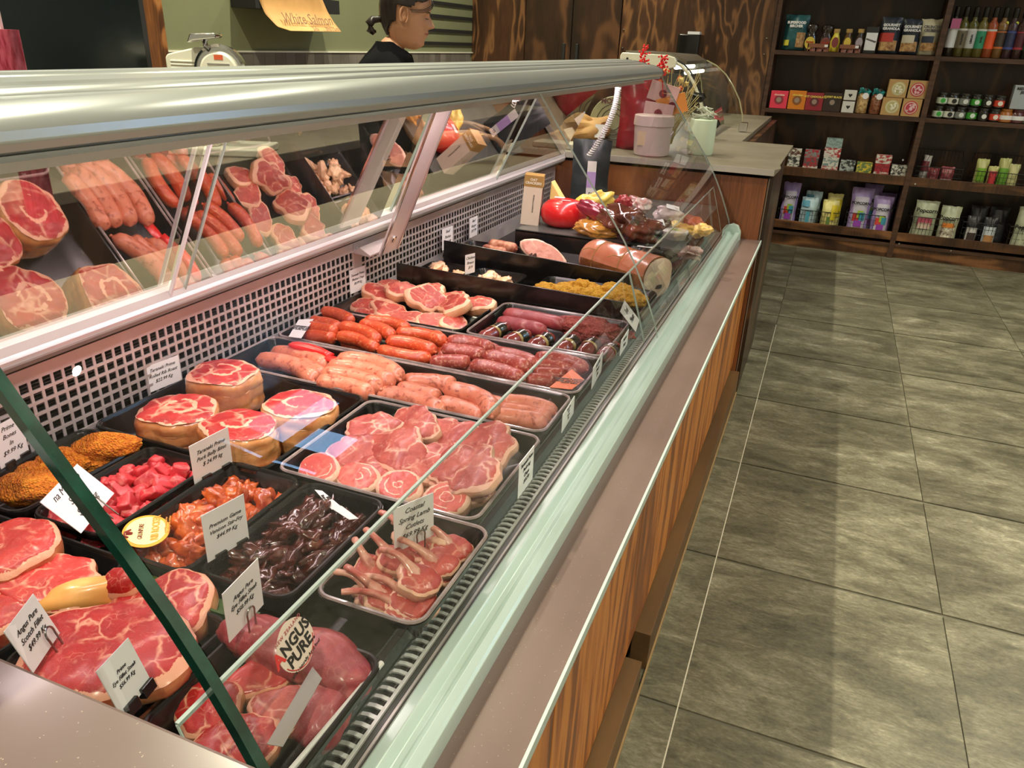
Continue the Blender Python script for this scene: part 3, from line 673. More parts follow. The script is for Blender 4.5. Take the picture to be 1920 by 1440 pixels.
tray(-1.04, .355, -.700, .545, 'black tray under the large marbled steaks', depth=.05)
tray(-.69, .355, -.515, .510, 'black tray with steaks beside the parsley strip', depth=.045)
tray(-.505, .355, -.332, .530, 'black tray holding the purple eye fillets', depth=.045, rim='black')
# green printed liners
g = thing('parsley_liner', 'green parsley-printed divider strip beside the marbled steaks', 'liner', (-.6, .53, rimz(-.6, -.02)))
MB().box((-.70, .514, rimz(-.65, -.02)), (-.510, .545, rimz(-.65, -.012))).build('strip', 'parsley', g, smooth=False)
MB().box((-.68, .511, rimz(-.65, -.02)), (-.515, .514, rimz(-.65, .004))).build('upstand', 'parsley', g, smooth=False)
# upright black dividers
def divider(y, x0, x1, h, label, x1h=None):
    m = MB(); a, b = rimz(x0, h), rimz(x1, x1h or h); c = .55*.1
    m.prism_y([(x0, rimz(x0, -.055)), (x1, rimz(x1, -.052)), (x1, b), (x0, a)], y, y+.004)
    return tag(m.build('tray_divider', 'black', loc=((x0+x1)/2, y, rimz((x0+x1)/2, -.055)), smooth=False, bevel=.0012), label, 'divider', 'upright black dividers')
divider(1.715, -1.00, -.382, .058, 'glossy black upright divider behind the mutton chops', .046)
divider(2.0, -1.003, -.430, .058, 'glossy black upright divider in front of the salami and ham', .035)
# raised black shelf at the far end
pz = .795
ds = thing('deli_riser', 'raised black riser carrying the cheese and deli packets', 'riser', (-.65, 2.7, .68))
MB().box((-.905, 2.33, .67), (-.42, 2.338, pz)).build('front_face', 'black', ds, smooth=False, bevel=.001)
MB().box((-.905, 2.33, pz-.006), (-.36, 3.13, pz)).build('top', plain((.10, .11, .11), .3, 0, .3), ds, smooth=False)
MB().box((-1.04, 2.32, .69), (-.905, 3.13, .70)).build('side_floor', plain((.09, .10, .10), .25), ds, smooth=False)

# ============================================================= price tickets
def ticket(bl, br, tl, lines, label, h=0, size=None, clip=None, wire=False, x=None, lean=0, skew=0, mat='card', bold=.0, ht=None):
    P0 = at(*bl, h) if x is None else atx(*bl, x); P1 = at(*br, h) if x is None else atx(*br, x)
    if x is None: P1.z = P0.z = (P0.z+P1.z)/2
    wv = P1-P0; w = wv.length; nrm = Vector((wv.y, -wv.x, 0)).normalized()
    up = (Vector((0, 0, 1))+nrm*-lean).normalized()
    best = (1e9, .05)
    for k in range(20, 140):
        q = P0+up*k*.001; d = RM.transposed() @ (q-CP); yy = 720-F*d.y/-d.z
        if abs(yy-tl[1]) < best[0]: best = (abs(yy-tl[1]), k*.001)
    hh = ht or best[1]
    t = thing('price_ticket', label, 'price ticket', (P0+P1)/2, 0)
    M = frame(P0, wv, up)
    m = MB(); m.M = M; m.box((0, 0, -.0006), (w, hh, .0003)); m.build('card', mat, t, smooth=False)
    n = len(lines); sz = size or min(hh/(n*1.55), w/ (max(len(l) for l in lines)*.48))*.92
    text('\n'.join(lines), sz, 'ink', t, M @ Matrix.Translation((w*.5, hh*.56, .0006)), shear=.42, bold=bold, sx=min(1, w*.88/(max(len(l) for l in lines)*sz*.46)), line=1.25)
    if wire:
        m = MB(); m.M = M; pts = [(w*wire-.006, -.022, .004), (w*wire-.006, .008, .004)]+[(w*wire-.0065*cos(a), .010+.0075*sin(a)+.002, .004) for a in [k*pi/7 for k in range(8)]]+[(w*wire+.006, .008, .004), (w*wire+.006, -.022, .004)]
        m.tube(pts, .0011, 8).build('wire_clip', 'wire', t)
    if clip:
        m = MB(); m.M = M
        for a in (.3, .82): m.box((w*a-.008, -.006, -.004), (w*a+.008, .005, .004))
        m.build('plastic_clip', 'black', t, smooth=False, bevel=.0006)
    return t
ticket((277, 738), (341, 712), (267, 690), ['Taranaki Prime', 'Rolled Rib Roast', '$22.99 Kg'], 'white ticket reading Rolled Rib Roast against the air panel', .002)
ticket((365, 908), (436, 868), (351, 837), ['Taranaki Prime', 'Pork Belly Bites', '$ 24.99 kg'], 'white ticket reading Pork Belly Bites above the diced meat', .002, clip=1)
ticket((390, 1055), (467, 1010), (383, 968), ['Premium Game', 'Venison Stir-Fry', '$44.99 Kg'], 'white ticket reading Venison Stir-Fry on the orange chunks', .004, clip=1)
ticket((740, 1037), (813, 1003), (740, 955), ['Coastal', 'Spring Lamb', 'Cutlets', '$69.99 Kg'], 'white ticket reading Spring Lamb Cutlets standing over the cutlets', .012, wire=.62)
ticket((430, 1205), (494, 1133), (411, 1120), ['Angus Pure', 'Eye Fillet Steak', '$50.99 Kg'], 'white ticket reading Eye Fillet Steak above the purple fillets', .03, wire=.55, ht=.062)
ticket((152, 1000), (214, 925), (82, 940), ['na Meat Co', 'Special', '$17.99kg'], 'white ticket with handwritten Special between schnitzels and diced meat', .012, wire=.6, lean=.9, ht=.062, size=.0135)
ticket((62, 1262), (112, 1187), (10, 1185), ['Angus Pure', 'Scotch Fillet', '$49.99 Kg'], 'white ticket reading Scotch Fillet over the marbled steaks', .045, wire=.72, lean=.3, ht=.052)
ticket((228, 1345), (284, 1278), (172, 1305), ['Prime', 'Eye Fillet Steak', '$56.99 Kg'], 'white ticket reading Prime Fillet Steak beside the stone counter', .045, clip=1, lean=.3, ht=.052)
ticket((2, 880), (55, 848), (-8, 800), ['Prime', 'Bones', 'In', '$9.99 Kg'], 'white ticket cut by the left frame edge against the air panel', .004, clip=1, ht=.066)
ticket((971, 935), (998, 898), (956, 870), ['Taranaki Prime', 'Pork Leg', 'Chops', '$15.99'], 'white ticket in front of the pork chop tray', .0)
ticket((1053, 812), (1075, 775), (1049, 778), ['Gluten Free', 'Beef', 'Sausage', '$12'], 'white ticket in front of the pale sausage tray', -.002)
ticket((1109, 730), (1127, 697), (1105, 690), ['Lamb Mint', 'Sausage', '$16'], 'white ticket in front of the red sausage tray', -.002)
ticket((1162, 668), (1176, 645), (1154, 638), ['Venison', 'Rump'], 'white ticket at the corner of the wrapped rolls tray', .0)
ticket((1192, 622), (1199, 600), (1163, 590), ['Beef', 'Minute'], 'white ticket leaning at the front of the yellow crumbed heap', .004, lean=.9, ht=.06)
ticket((657, 552), (686, 540), (653, 508), ['Taranaki Prime', 'Mutton Chop', '$8.99 Kg'], 'white ticket reading Mutton Chop against the air panel', .006)
ticket((829, 470), (849, 462), (828, 430), ['Beef', 'Patties', '$19.99'], 'narrow white ticket standing at the air panel before the salami', .012)
ticket((880, 447), (895, 440), (879, 410), ['Beef', 'Burger', '$19.99'], 'farthest white ticket standing at the air panel', .012, clip=0)
ticket((872, 515), (890, 510), (880, 480), ['Chicken', 'Breast', '$19'], 'white ticket between the two chicken trays', .004, ht=.055)

# ============================================================= meat
def sausage(p, q, r, mat, h=0, bow=.0, name='sausage', label=None, group=None, seed=0, seg=14, n=18, sag=0, cat='sausage'):
    A_ = at(*p, h); B_ = at(*q, h); d = B_-A_; L = d.length; s = Vector((-d.y, d.x, 0)).normalized()
    pts = []; rs = []
    for i in range(n+1):
        t = i/n; e = 1-(2*t-1)**2
        pts.append(A_+d*t+s*bow*L*e+Vector((0, 0, sag*e)))
        c = abs(2*t-1); rr = (1-max(0, (c-.62)/.38)**2.6)**.5 if c > .62 else 1
        rs.append(max(.0008, r*rr*(1+.05*noise.noise(Vector((t*5, seed, 0))))))
    m = MB().tube(pts, rs, seg, flat=.93)
    for i, v in enumerate(m.v): m.v[i] = v+Vector((0, 0, 1))*.0012*noise.noise(v*60+Vector((seed, 0, 0)))
    m.tube([pts[-1], pts[-1]+d.normalized()*.004], [r*.22, r*.12], 6)
    return tag(m.build(name, mat, loc=(A_+B_)/2-Vector((0, 0, r)), ang=180), label, cat, group)
PS = [((478, 674), (588, 716), -.006, .16), ((505, 662), (612, 690), -.010, .14), ((560, 682), (608, 708), -.016, 0), ((628, 674), (750, 712), .010, .18), ((611, 687), (733, 722), .012, .16), ((599, 702), (714, 730), .008, .12), ((592, 716), (700, 742), .0, .08),
      ((752, 717), (856, 724), -.010, .08), ((742, 730), (825, 750), -.008, .06), ((703, 738), (832, 776), -.006, .12), ((828, 730), (922, 782), .010, .22), ((818, 756), (912, 790), -.006, .08), ((936, 756), (1042, 776), -.010, .12), ((908, 782), (1026, 798), -.002, .08), ((930, 771), (1034, 788), -.018, .06),
      ((640, 735), (700, 748), -.026, 0), ((770, 745), (870, 780), -.028, 0), ((830, 770), (900, 790), -.028, 0), ((890, 750), (950, 765), -.028, 0), ((700, 715), (780, 735), -.028, 0)]
for i, (p, q, h, bw) in enumerate(PS): sausage(p, q, .0195, 'saus_pale', h, bw, label='plump pale sausage in the long tray', group='pale sausages in the long tray', seed=i+1)
RS = [((600, 584), (658, 604), .0, .12), ((580, 603), (636, 615), .0, .08), ((574, 614), (634, 624), .0, .06), ((568, 630), (630, 636), -.010, .06), ((634, 612), (708, 640), .008, .12), ((630, 630), (706, 655), -.004, .12), ((672, 608), (735, 632), .008, .12), ((680, 602), (766, 618), -.004, .14), ((740, 624), (836, 642), .004, .14), ((722, 640), (816, 660), .008, .12), ((710, 655), (812, 672), -.004, -.10), ((775, 618), (835, 634), -.014, 0), ((640, 640), (700, 650), -.022, 0), ((820, 650), (850, 668), -.02, 0)]
for i, (p, q, h, bw) in enumerate(RS): sausage(p, q, .0165, 'saus_red', h, bw, label='orange-red sausage in the long tray', group='orange-red sausages in the long tray', seed=i+31)
DS = [((836, 640), (924, 656), .0, .12), ((826, 656), (910, 668), .0, .08), ((806, 682), (882, 682), -.006, .12), ((903, 668), (990, 694), .008, .14), ((880, 684), (982, 712), -.004, .08), ((924, 662), (1008, 688), -.006, .14), ((1000, 672), (1100, 694), .004, .16), ((996, 686), (1090, 700), -.006, .10), ((998, 704), (1060, 706), -.010, .06), ((985, 714), (1040, 716), -.016, 0), ((870, 690), (915, 698), -.022, 0), ((905, 650), (940, 664), -.016, 0), ((820, 668), (870, 674), -.016, 0)]
for i, (p, q, h, bw) in enumerate(DS): sausage(p, q, .0175, 'saus_dark', h, bw, label='dark speckled sausage at the front of the long tray', group='dark sausages in the long tray', seed=i+61)

# rolled rib roasts
def roast(px, py, r, hgt, seed, label, h, ry=1):
    c = at(px, py, h); c.z -= hgt/2; t = thing('rib_roast', label, 'roast', (c.x, c.y, c.z-hgt/2), 0, 'rolled rib roasts in the black tray')
    f = outl(r, r*ry, seed, .10, 2.1); ring = []; NS = 52
    vs = []; fs = []; lv_ = [-.5, -.46, -.36, -.25, -.14, -.10, -.06, .04, .16, .20, .24, .34, .42, .47, .50]
    for z in lv_:
        for k in range(NS):
            a = 2*pi*k/NS; rr = f(a); wv = .10*noise.noise(Vector((cos(a)*1.5+seed, sin(a)*1.5, 3))); bul = 1+.05*cos(z*2.6)-.030*math.exp(-((z+.10+wv)/.05)**2)-.022*math.exp(-((z-.20+wv)/.04)**2)
            if abs(z) > .44: bul -= .07*(abs(z)-.44)/.06
            bul += .06*noise.noise(Vector((cos(a)*3+seed, sin(a)*3, z*5)))
            vs.append((c.x+rr*cos(a)*bul, c.y+rr*sin(a)*bul, c.z+z*hgt))
    for i in range(len(lv_)-1):
        for k in range(NS): k2 = (k+1) % NS; fs.append((i*NS+k, i*NS+k2, (i+1)*NS+k2, (i+1)*NS+k))
    fs.append(tuple(range(NS))[::-1]); MB().add(vs, fs).build('fat_side', 'roast_side', t, ang=180)
    MB().slab((c.x, c.y, c.z+hgt*.5-.002), lambda a: f(a)*.985, .012, seed=seed, rings=12, seg=52, dome=.25).build('cut_face', 'roast', t, ang=180)
    for z in (-.10, .20):
        MB().tube([(c.x+f(2*pi*k/26)*1.0*cos(2*pi*k/26), c.y+f(2*pi*k/26)*1.0*sin(2*pi*k/26), c.z+z*hgt) for k in range(26)], .0012, 5, closed=True).build('string', 'roast_side', t)
    return t
roast(418, 699, .064, .072, 1, 'rolled rib roast at the back of its tray, nearest the ticket', .030, .92)
roast(335, 768, .062, .070, 2, 'rolled rib roast at the near left of its tray', .026, .95)
roast(448, 797, .060, .072, 3, 'rolled rib roast behind the Pork Belly Bites ticket', .026, .9)
roast(562, 758, .062, .070, 4, 'rolled rib roast under the blue window reflection', .020, .9)

def chop(px, py, a, b, th, R, seed, label, group, mf, ms, h=0, cat='chop', name='meat_chop', amp=.14, n=2.2, face='cut_face', sidenm='fat_edge', k=0, warp=.004, dome=.18, lim=None):
    c = at(px, py, h)
    if lim: c.x = min(max(c.x, lim[0]), lim[1]); c.y = min(max(c.y, lim[2]), lim[3])
    t = thing(name, label, cat, (c.x, c.y, c.z-th/2), 0, group); f = outl(a, b, seed, amp, n, k)
    MB().slab(c, f, th, R, seed=seed, warp=warp, dome=dome).build(face, mf, t, ang=180)
    MB().slab(c, f, th, R, seed=seed, warp=warp, side=True, top=False).build(sidenm, ms, t, ang=180)
    return t
# pork leg chops
PK = [(702, 806, .050, .034, .3, .3, .0), (775, 800, .058, .038, -.35, .42, .004), (842, 818, .048, .034, .2, .35, .0), (670, 850, .046, .036, .6, .3, -.004), (745, 843, .062, .042, -.35, .42, .012), (808, 868, .056, .042, .5, .35, .006), (727, 882, .044, .03, .2, .2, -.010), (912, 832, .058, .046, -.5, .38, .006), (884, 886, .064, .048, -.45, .42, .016), (905, 926, .055, .030, .15, .25, -.010), (925, 890, .034, .04, .3, .2, -.008), (830, 905, .05, .03, .3, .2, -.02)]
for i, (x, y, a, b, rz, tx, h) in enumerate(PK):
    chop(x, y, a, b, .019, tilt(tx, random.uniform(-.1, .15), rz), i+11, 'pink pork chop with a pale rind edge in the pile', 'pork chops in the front tray', 'pork', 'pork_rind', h, lim=(-.65, -.412, .845, 1.03), name='pork_chop', amp=.26, n=2.0, warp=.010, dome=.1)
for i, (x, y, s) in enumerate([(600, 886, .037), (674, 902, .036), (750, 918, .037), (838, 942, .036)]):
    chop(x, y, s, s*.80, .026, tilt(.42, .05, -.2+.1*i), i+41, 'rolled pork belly slice standing along the near tray edge', 'rolled belly slices in the pork tray', 'belly', 'pork_rind', -.010, 'belly slice', 'belly_slice', .06, 2, dome=.06, lim=(-.66, -.40, .825, 1.0))
# mutton chops
MC = [(660, 573, .036, .024, .0, .3, -.02), (732, 586, .042, .026, .2, .3, -.018), (762, 604, .038, .022, .4, .35, -.02), (812, 608, .033, .026, .8, .3, -.018), (852, 612, .030, .024, 1.0, .3, -.02), (700, 552, .046, .022, .0, .15, .0), (755, 548, .040, .026, .6, .3, .012), (722, 530, .030, .022, .2, .1, .006), (800, 562, .044, .03, .3, .45, .006), (806, 548, .036, .024, .3, .25, .01), (836, 546, .032, .020, .1, .3, -.004), (852, 572, .048, .030, -.9, .4, .010), (868, 552, .028, .02, .2, .2, .0), (896, 574, .036, .026, .2, .25, -.002), (690, 590, .030, .02, .3, .2, -.025)]
for i, (x, y, a, b, rz, tx, h) in enumerate(MC):
    chop(x, y, a*1.25, b*1.3, .024, tilt(tx, random.uniform(-.2, .3), rz), i+71, 'mutton chop with thick pale fat in the heaped tray', 'mutton chops heaped in the back tray', 'mutton', 'mutton_side', h, lim=(-.99, -.725, 1.492, 1.67), name='mutton_chop', amp=.22, n=2.1, dome=.1)
# marbled steaks at the near end
steak = lambda *a, **k: chop(*a, **k)
ST = [(30, 1036, .044, .050, .3, .030, .022, 'thick steak with a yellow fat edge, topmost at the left edge'), (95, 1100, .062, .044, .2, .024, .004, 'marbled steak half under the top steak at the left'),
      (205, 1222, .082, .064, .5, .026, .022, 'largest marbled steak, lying flat behind the Scotch Fillet ticket'), (325, 1145, .052, .046, -.3, .028, -.006, 'marbled steak right of the green glass edge beside the parsley strip'),
      (20, 1150, .04, .04, .4, .03, -.006, 'dark steak at the left edge below the others'), (255, 1265, .06, .05, .2, .028, -.012, 'thick steak end under the largest marbled steak'), (270, 1170, .045, .05, .3, .025, -.012, 'steak tucked behind the largest marbled steak'), (150, 1290, .055, .045, .2, .028, .0, 'steak beneath the largest one by the stone counter')]
for i, (x, y, a, b, rz, th, h, lb) in enumerate(ST):
    chop(x, y, a, b, th, tilt(.10 if i != 3 else .25, .06, rz), i+91, lb, 'marbled steaks at the case end', 'beef', 'beef_side', h, 'steak', 'beef_steak', .14, 2.3, warp=.003)
c = at(150, 1120, .004); t = thing('steak_fat_end', 'steak turned on its side showing an orange fat strip', 'steak', (c.x, c.y, c.z-.02), 0, 'marbled steaks at the case end')
MB().blob(c, (.052, .020, .022), 5, .12, 1.6, 3, tilt(.3, -.1, .75)).build('fat_strip', two('orange_fat', (.80, .30, .06), (.88, .48, .16), 12, .3, 0, .5), t, ang=180)
MB().blob(c+Vector((.034, .032, .006)), (.026, .020, .021), 6, .14, 1.6, 3, tilt(.3, -.1, .75)).build('lean_end', 'beef', t, ang=180)
# eye fillets and steaks in the third near tray
for i, (x, y, a, b, rz, h, lb) in enumerate([(475, 1195, .040, .026, .2, .0, 'purple eye fillet under the Eye Fillet Steak ticket'), (520, 1215, .055, .03, -.1, -.006, 'purple eye fillet in the middle behind the round label'), (610, 1240, .060, .034, -.25, -.004, 'purple eye fillet right of the round label'), (600, 1330, .045, .03, -1.0, -.02, 'purple eye fillet lying beneath, right of the round label')]):
    c = at(x, y, h); t = MB().blob(c, (a, b, .024), i+3, .12, 1.5, 4, tilt(0, .1, rz), fine=.012).build('eye_fillet', 'fillet', loc=c-Vector((0, 0, .024)), ang=180)
    tag(t, lb, 'meat', 'eye fillets in the near tray')
for i, (x, y, a, b, lb) in enumerate([(395, 1330, .036, .030, 'small pale steak behind the lower end of the green glass edge'), (450, 1395, .04, .03, 'small pale steak at the bottom beside the stone counter'), (545, 1335, .040, .024, 'small pale steak under the clear guard by the paper strip'), (500, 1270, .045, .022, 'browned steak under the clear guard and round label')]):
    chop(x, y, a, b, .02, tilt(.2, 0, .3*i), i+120, lb, 'small steaks in the near front tray', 'beef' if i != 2 else 'pork', 'beef_side', -.018, 'steak', 'small_steak', .15)

# diced meat, marinated chunks, dark strips
def scatter(n, x0, y0, x1, y1, base, peak, fn, seed):
    rnd = random.Random(seed); pts = []
    for i in range(n):
        for _ in range(30):
            x = rnd.uniform(x0, x1); y = rnd.uniform(y0, y1); z = i/n
            if all((x-a)**2+(y-b)**2 > .00042 or abs(z-c)*peak > .010 for a, b, c in pts[-26:]): break
        pts.append((x, y, z)); e = 1-max(abs(2*(x-x0)/(x1-x0)-1), abs(2*(y-y0)/(y1-y0)-1))**2.2
        fn(Vector((x, y, rimz(x, base+peak*z*e))), i, rnd)
def dice(p, i, rd):
    R = tilt(rd.uniform(0, 3), rd.uniform(0, 3), rd.uniform(0, 3)); m = MB(); bm = bmesh.new(); bmesh.ops.create_cube(bm, size=1)
    bmesh.ops.bevel(bm, geom=bm.edges[:], offset=.16, segments=2, affect='EDGES', profile=.6)
    bmesh.ops.subdivide_edges(bm, edges=bm.edges[:], cuts=1, use_grid_fill=True)
    s = Vector((rd.uniform(.026, .042), rd.uniform(.019, .027), rd.uniform(.015, .022)))
    vs = []
    for v in bm.verts:
        q = v.co*(1+.35*noise.noise(v.co*1.6+Vector((i*3.3, 0, 0)))); vs.append(p+R @ Vector((q.x*s.x, q.y*s.y, q.z*s.z)))
    m.add(vs, [tuple(v.index for v in f.verts) for f in bm.faces], [(0, 0)]*len(vs)); bm.free()
    tag(m.build('diced_meat', 'pink', loc=p, ang=180), 'cube of pink diced meat in the heap', 'diced meat', 'diced pink meat')
scatter(64, -.888, .578, -.790, .755, -.026, .040, dice, 3)
def chunk(p, i, rd):
    tag(MB().blob(p, (rd.uniform(.013, .024), rd.uniform(.011, .016), rd.uniform(.010, .013)), i, .38, 1.7, 3, tilt(rd.uniform(0, 3), rd.uniform(0, 3), rd.uniform(0, 3)), fine=.05).build('marinated_chunk', 'marin', loc=p, ang=180), 'orange-red marinated meat chunk in the heap', 'meat chunk', 'orange marinated chunks')
scatter(54, -.740, .568, -.642, .770, -.030, .034, chunk, 5)
def stripm(p, i, rd):
    tag(MB().blob(p, (rd.uniform(.018, .030), rd.uniform(.009, .014), rd.uniform(.006, .010)), i, .42, 1.9, 3, tilt(rd.uniform(-.7, .7), rd.uniform(-.7, .7), rd.uniform(0, 3)), fine=.05).build('marinated_strip', 'marin_dark', loc=p, ang=180), 'dark glossy marinated strip in the heap', 'meat strip', 'dark marinated strips')
scatter(64, -.608, .590, -.520, .790, -.032, .036, stripm, 8)
# crumbed schnitzels
for i, (x, y, a, b, rz, h, lb) in enumerate([(200, 838, .046, .026, .55, .010, 'orange crumbed schnitzel at the back of its tray'), (118, 868, .040, .026, .4, -.002, 'orange crumbed schnitzel in the middle, behind the Special ticket'), (165, 868, .045, .024, .5, -.012, 'orange crumbed schnitzel lying lowest in the middle of the tray'), (55, 915, .050, .032, .35, .0, 'orange crumbed schnitzel at the near end of the tray'), (75, 890, .038, .024, .6, -.010, 'orange crumbed schnitzel tucked behind the near one')]):
    c = at(x, y, h); tag(MB().blob(c, (a, b, .020), i+20, .12, 1.6, 5, tilt(.1, 0, rz), fine=.05).build('schnitzel', 'crumb', loc=c-Vector((0, 0, .02)), ang=180), lb, 'schnitzel', 'crumbed schnitzels')
# chicken and yellow crumbed heap
def chick(p, i, rd): tag(MB().blob(p, (rd.uniform(.016, .026), rd.uniform(.012, .018), .009), i, .40, 1.8, 3, tilt(rd.uniform(-.6, .6), rd.uniform(-.6, .6), rd.uniform(0, 3)), fine=.03).build('chicken_piece', 'chicken', loc=p, ang=180), LB, 'chicken', GP)
LB = 'pale chicken piece in the tray nearest the air panel'; GP = 'chicken pieces by the air panel'; scatter(24, -1.0, 1.76, -.895, 1.94, -.020, .040, chick, 12)
LB = 'pale chicken piece in the second chicken tray'; GP = 'chicken pieces in the second tray'; scatter(24, -.850, 1.76, -.732, 1.94, -.020, .034, chick, 13)
m = MB(); rd = random.Random(4)
for i in range(26):
    t = i/25; x = -.63+.25*t; m.blob((x+rd.uniform(-.01, .01), 1.875+rd.uniform(-.05, .05), rimz(x, .0+.008*sin(i*1.7)+.010*t)), (.028, .024, .018), i, .2, 2, 4, fine=.10)
tag(m.build('crumbed_heap', 'crumb_y', loc=(-.52, 1.875, rimz(-.52, -.045)), ang=180), 'heap of yellow crumbed meat strips near the case joint', 'crumbed meat', None, 'stuff')
# lamb cutlets: eye of meat and a long rib bone
CU = [((788, 1092), (712, 1030), .027, .008, .9), ((832, 1063), (748, 1010), .026, .0, .8), ((862, 1036), (785, 985), .026, -.004, .7), ((722, 1130), (648, 1062), .026, -.006, .6), ((796, 1140), (680, 1080), .030, -.012, .9), ((700, 1072), (665, 1010), .024, .0, .5), ((756, 1166), (640, 1110), .026, -.016, .8), ((745, 1056), (685, 992), .024, .004, .6), ((770, 1030), (712, 960), .022, -.006, .5), ((810, 1020), (735, 978), .022, -.014, .7), ((690, 1148), (626, 1072), .022, -.014, .5), ((850, 1085), (778, 1050), .024, -.018, .7)]
for i, (e, tp, r, h, rz) in enumerate(CU):
    c = at(*e, h); q = at(*tp, h+.030); c.x = min(c.x, -.358); c.y = max(c.y, .618)
    t = thing('lamb_cutlet', 'lamb cutlet with a bare rib bone in the pale-rimmed tray', 'cutlet', (c.x, c.y, c.z-.01), 0, 'lamb cutlets')
    R = tilt(.35, .25, rz); f = outl(r*1.1, r*.82, i+140, .16, 2.1)
    MB().slab(c, f, .016, R, seed=i, dome=.2, seg=32, rings=7).build('meat_eye', 'lamb', t, ang=180); MB().slab(c, f, .016, R, seed=i, side=True, top=False, seg=32).build('fat_edge', 'pork_rind', t, ang=180)
    d = q-c; L = d.length; pts = [c+d*s_+Vector((0, 0, .010*sin(pi*s_)))+Vector((-d.y, d.x, 0)).normalized()*.004*sin(pi*s_)*(1 if i % 2 else -1) for s_ in [k/10 for k in range(11)]]
    MB().tube(pts, [.013, .012, .0095, .0070, .0056, .0050, .0046, .0044, .0044, .0050, .0042], 8, flat=.75).build('rib_bone', 'bone', t, ang=60)
    MB().blob(c+d*.30, (L*.24, .012, .009), i, .2, 1.6, 3, Matrix.Rotation(math.atan2(d.y, d.x), 3, 'Z')).build('fat_tail', 'lamb' if i % 2 else 'pork_rind', t, ang=180)
# dark fillets, mince and wrapped rolls
for i, (p, q, r, h) in enumerate([((942, 588), (1062, 610), .019, -.004), ((930, 603), (1025, 622), .019, -.010), ((1040, 592), (1110, 612), .016, -.016)]):
    sausage(p, q, r, 'fillet', h, .04, 'meat_fillet', ['long dark red fillet at the back of its tray', 'dark red fillet lying before the longest one', 'short dark red fillet end beside the mince'][i], 'dark fillets behind the wrapped rolls', i+5, cat='fillet')
c = at(1112, 620, -.018); tag(MB().blob(c, (.085, .045, .026), 9, .22, 2.2, 5, tilt(0, .05, .1), fine=.05).build('mince_heap', 'mince', loc=c-Vector((0, 0, .02)), ang=180), 'heap of coarse dark red mince beside the wrapped rolls', 'mince')
for i, (p, q) in enumerate([((953, 610), (900, 636)), ((992, 625), (944, 645)), ((1036, 631), (992, 653)), ((1083, 633), (1045, 662)), ((1118, 637), (1090, 666)), ((1156, 648), (1126, 672))]):
    A_ = at(*p, -.012); B_ = at(*q, -.012); d = B_-A_; t = thing('wrapped_meat_roll', 'dark meat roll in film with a black label', 'meat roll', (A_+B_)/2-Vector((0, 0, .02)), 0, 'wrapped meat rolls')
    L_ = d.length; nn = 12; pts = [A_+d*(k/nn) for k in range(nn+1)]
    rs = [.019*(1-abs(2*k/nn-1)**5)**.5*(1+.05*sin(k*2+i)) if 0 < k < nn else .004 for k in range(nn+1)]
    MB().tube(pts, rs, 14, flat=.85).build('roll', two('wrapped_dark_meat', (.16, .02, .02), (.34, .07, .06), 25, .12, 0, 1), t, ang=180)
    MB().tube(pts[3:7], [v*1.02+.0004 for v in rs[3:7]], 16, cap=False, flat=.85).build('label', two('black_label', (.008, .008, .008), (.03, .03, .02), 60, .2, 0, 1), t, ang=180)
    MB().tube(pts[6:8], [v*1.02+.0006 for v in rs[6:8]], 16, cap=False, flat=.85).build('label_band', plain((.45, .33, .12), .3, 0, .6), t, ang=180)
    MB().tube([pts[-1], pts[-1]+d.normalized()*.01], [.003, .007], 8).build('film_twist', 'film', t)
# salami sticks, ham slice, tied ham roll
sausage((916, 458), (968, 468), .021, 'salami', .0, .02, 'salami_stick', 'speckled salami stick, the one lying behind', 'salami sticks', 3, cat='salami')
sausage((905, 466), (952, 475), .018, 'salami', -.012, .0, 'salami_stick', 'speckled salami stick, half hidden in front', 'salami sticks', 4, cat='salami')
c = at(1018, 475, .0); t = thing('ham_slice', 'cut ham piece with a pink face behind the black divider', 'ham', c-Vector((0, 0, .05)), 0)
Rh = tilt(1.05, .38, .15)
MB().slab(c, outl(.080, .034, 3, .08, 1.8), .03, Rh, seed=2, dome=.03).build('cut_face', 'ham_face', t, ang=180); MB().slab(c, outl(.080, .034, 3, .08, 1.8), .03, Rh, side=True, top=False).build('rind', 'ham', t, ang=180)
A_ = at(1095, 478, .022); B_ = at(1228, 520, .022); d = B_-A_
t = thing('ham_roll', 'long tied ham roll with string lying across the case', 'ham', (A_+B_)/2-Vector((0, 0, .055)))
n = 26; pts = [A_+d*(k/n)*1.02 for k in range(n+1)]; rs = [.060*(1-max(0, (1-2*k/n-.55)/.45)**2.4*.75)*(1-.05*math.exp(-((k-8)/1.0)**2)-.05*math.exp(-((k-17)/1.0)**2)) for k in range(n+1)]
rs[0] = .012
m = MB().tube(pts, rs, 30); cut = [i for i in range(len(m.f))]
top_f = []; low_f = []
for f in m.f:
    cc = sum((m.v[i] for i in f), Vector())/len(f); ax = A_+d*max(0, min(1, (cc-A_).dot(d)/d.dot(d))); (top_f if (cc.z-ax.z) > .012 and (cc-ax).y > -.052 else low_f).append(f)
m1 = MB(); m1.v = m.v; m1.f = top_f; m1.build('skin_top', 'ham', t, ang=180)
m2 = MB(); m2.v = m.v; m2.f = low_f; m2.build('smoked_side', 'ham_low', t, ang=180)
for k in (8, 17):
    MB().tube([pts[k]+Vector((0, 0, 0))+(Vector((-d.y, d.x, 0)).normalized()*cos(a)+Vector((0, 0, 1))*sin(a))*(rs[k]+.001) for a in [2*pi*j/24 for j in range(24)]], .0016, 5, closed=True).build('string', 'kraft', t)
    kp = pts[k]+Vector((d.y, -d.x, 0)).normalized()*rs[k]*.72+Vector((0, 0, rs[k]*.72))
    for s_ in (-1, 1): MB().tube([kp, kp+Vector((.022*s_, -.004, .004)), kp+Vector((.04*s_, -.012, -.002))], .0013, 5).build('string', 'kraft', t)
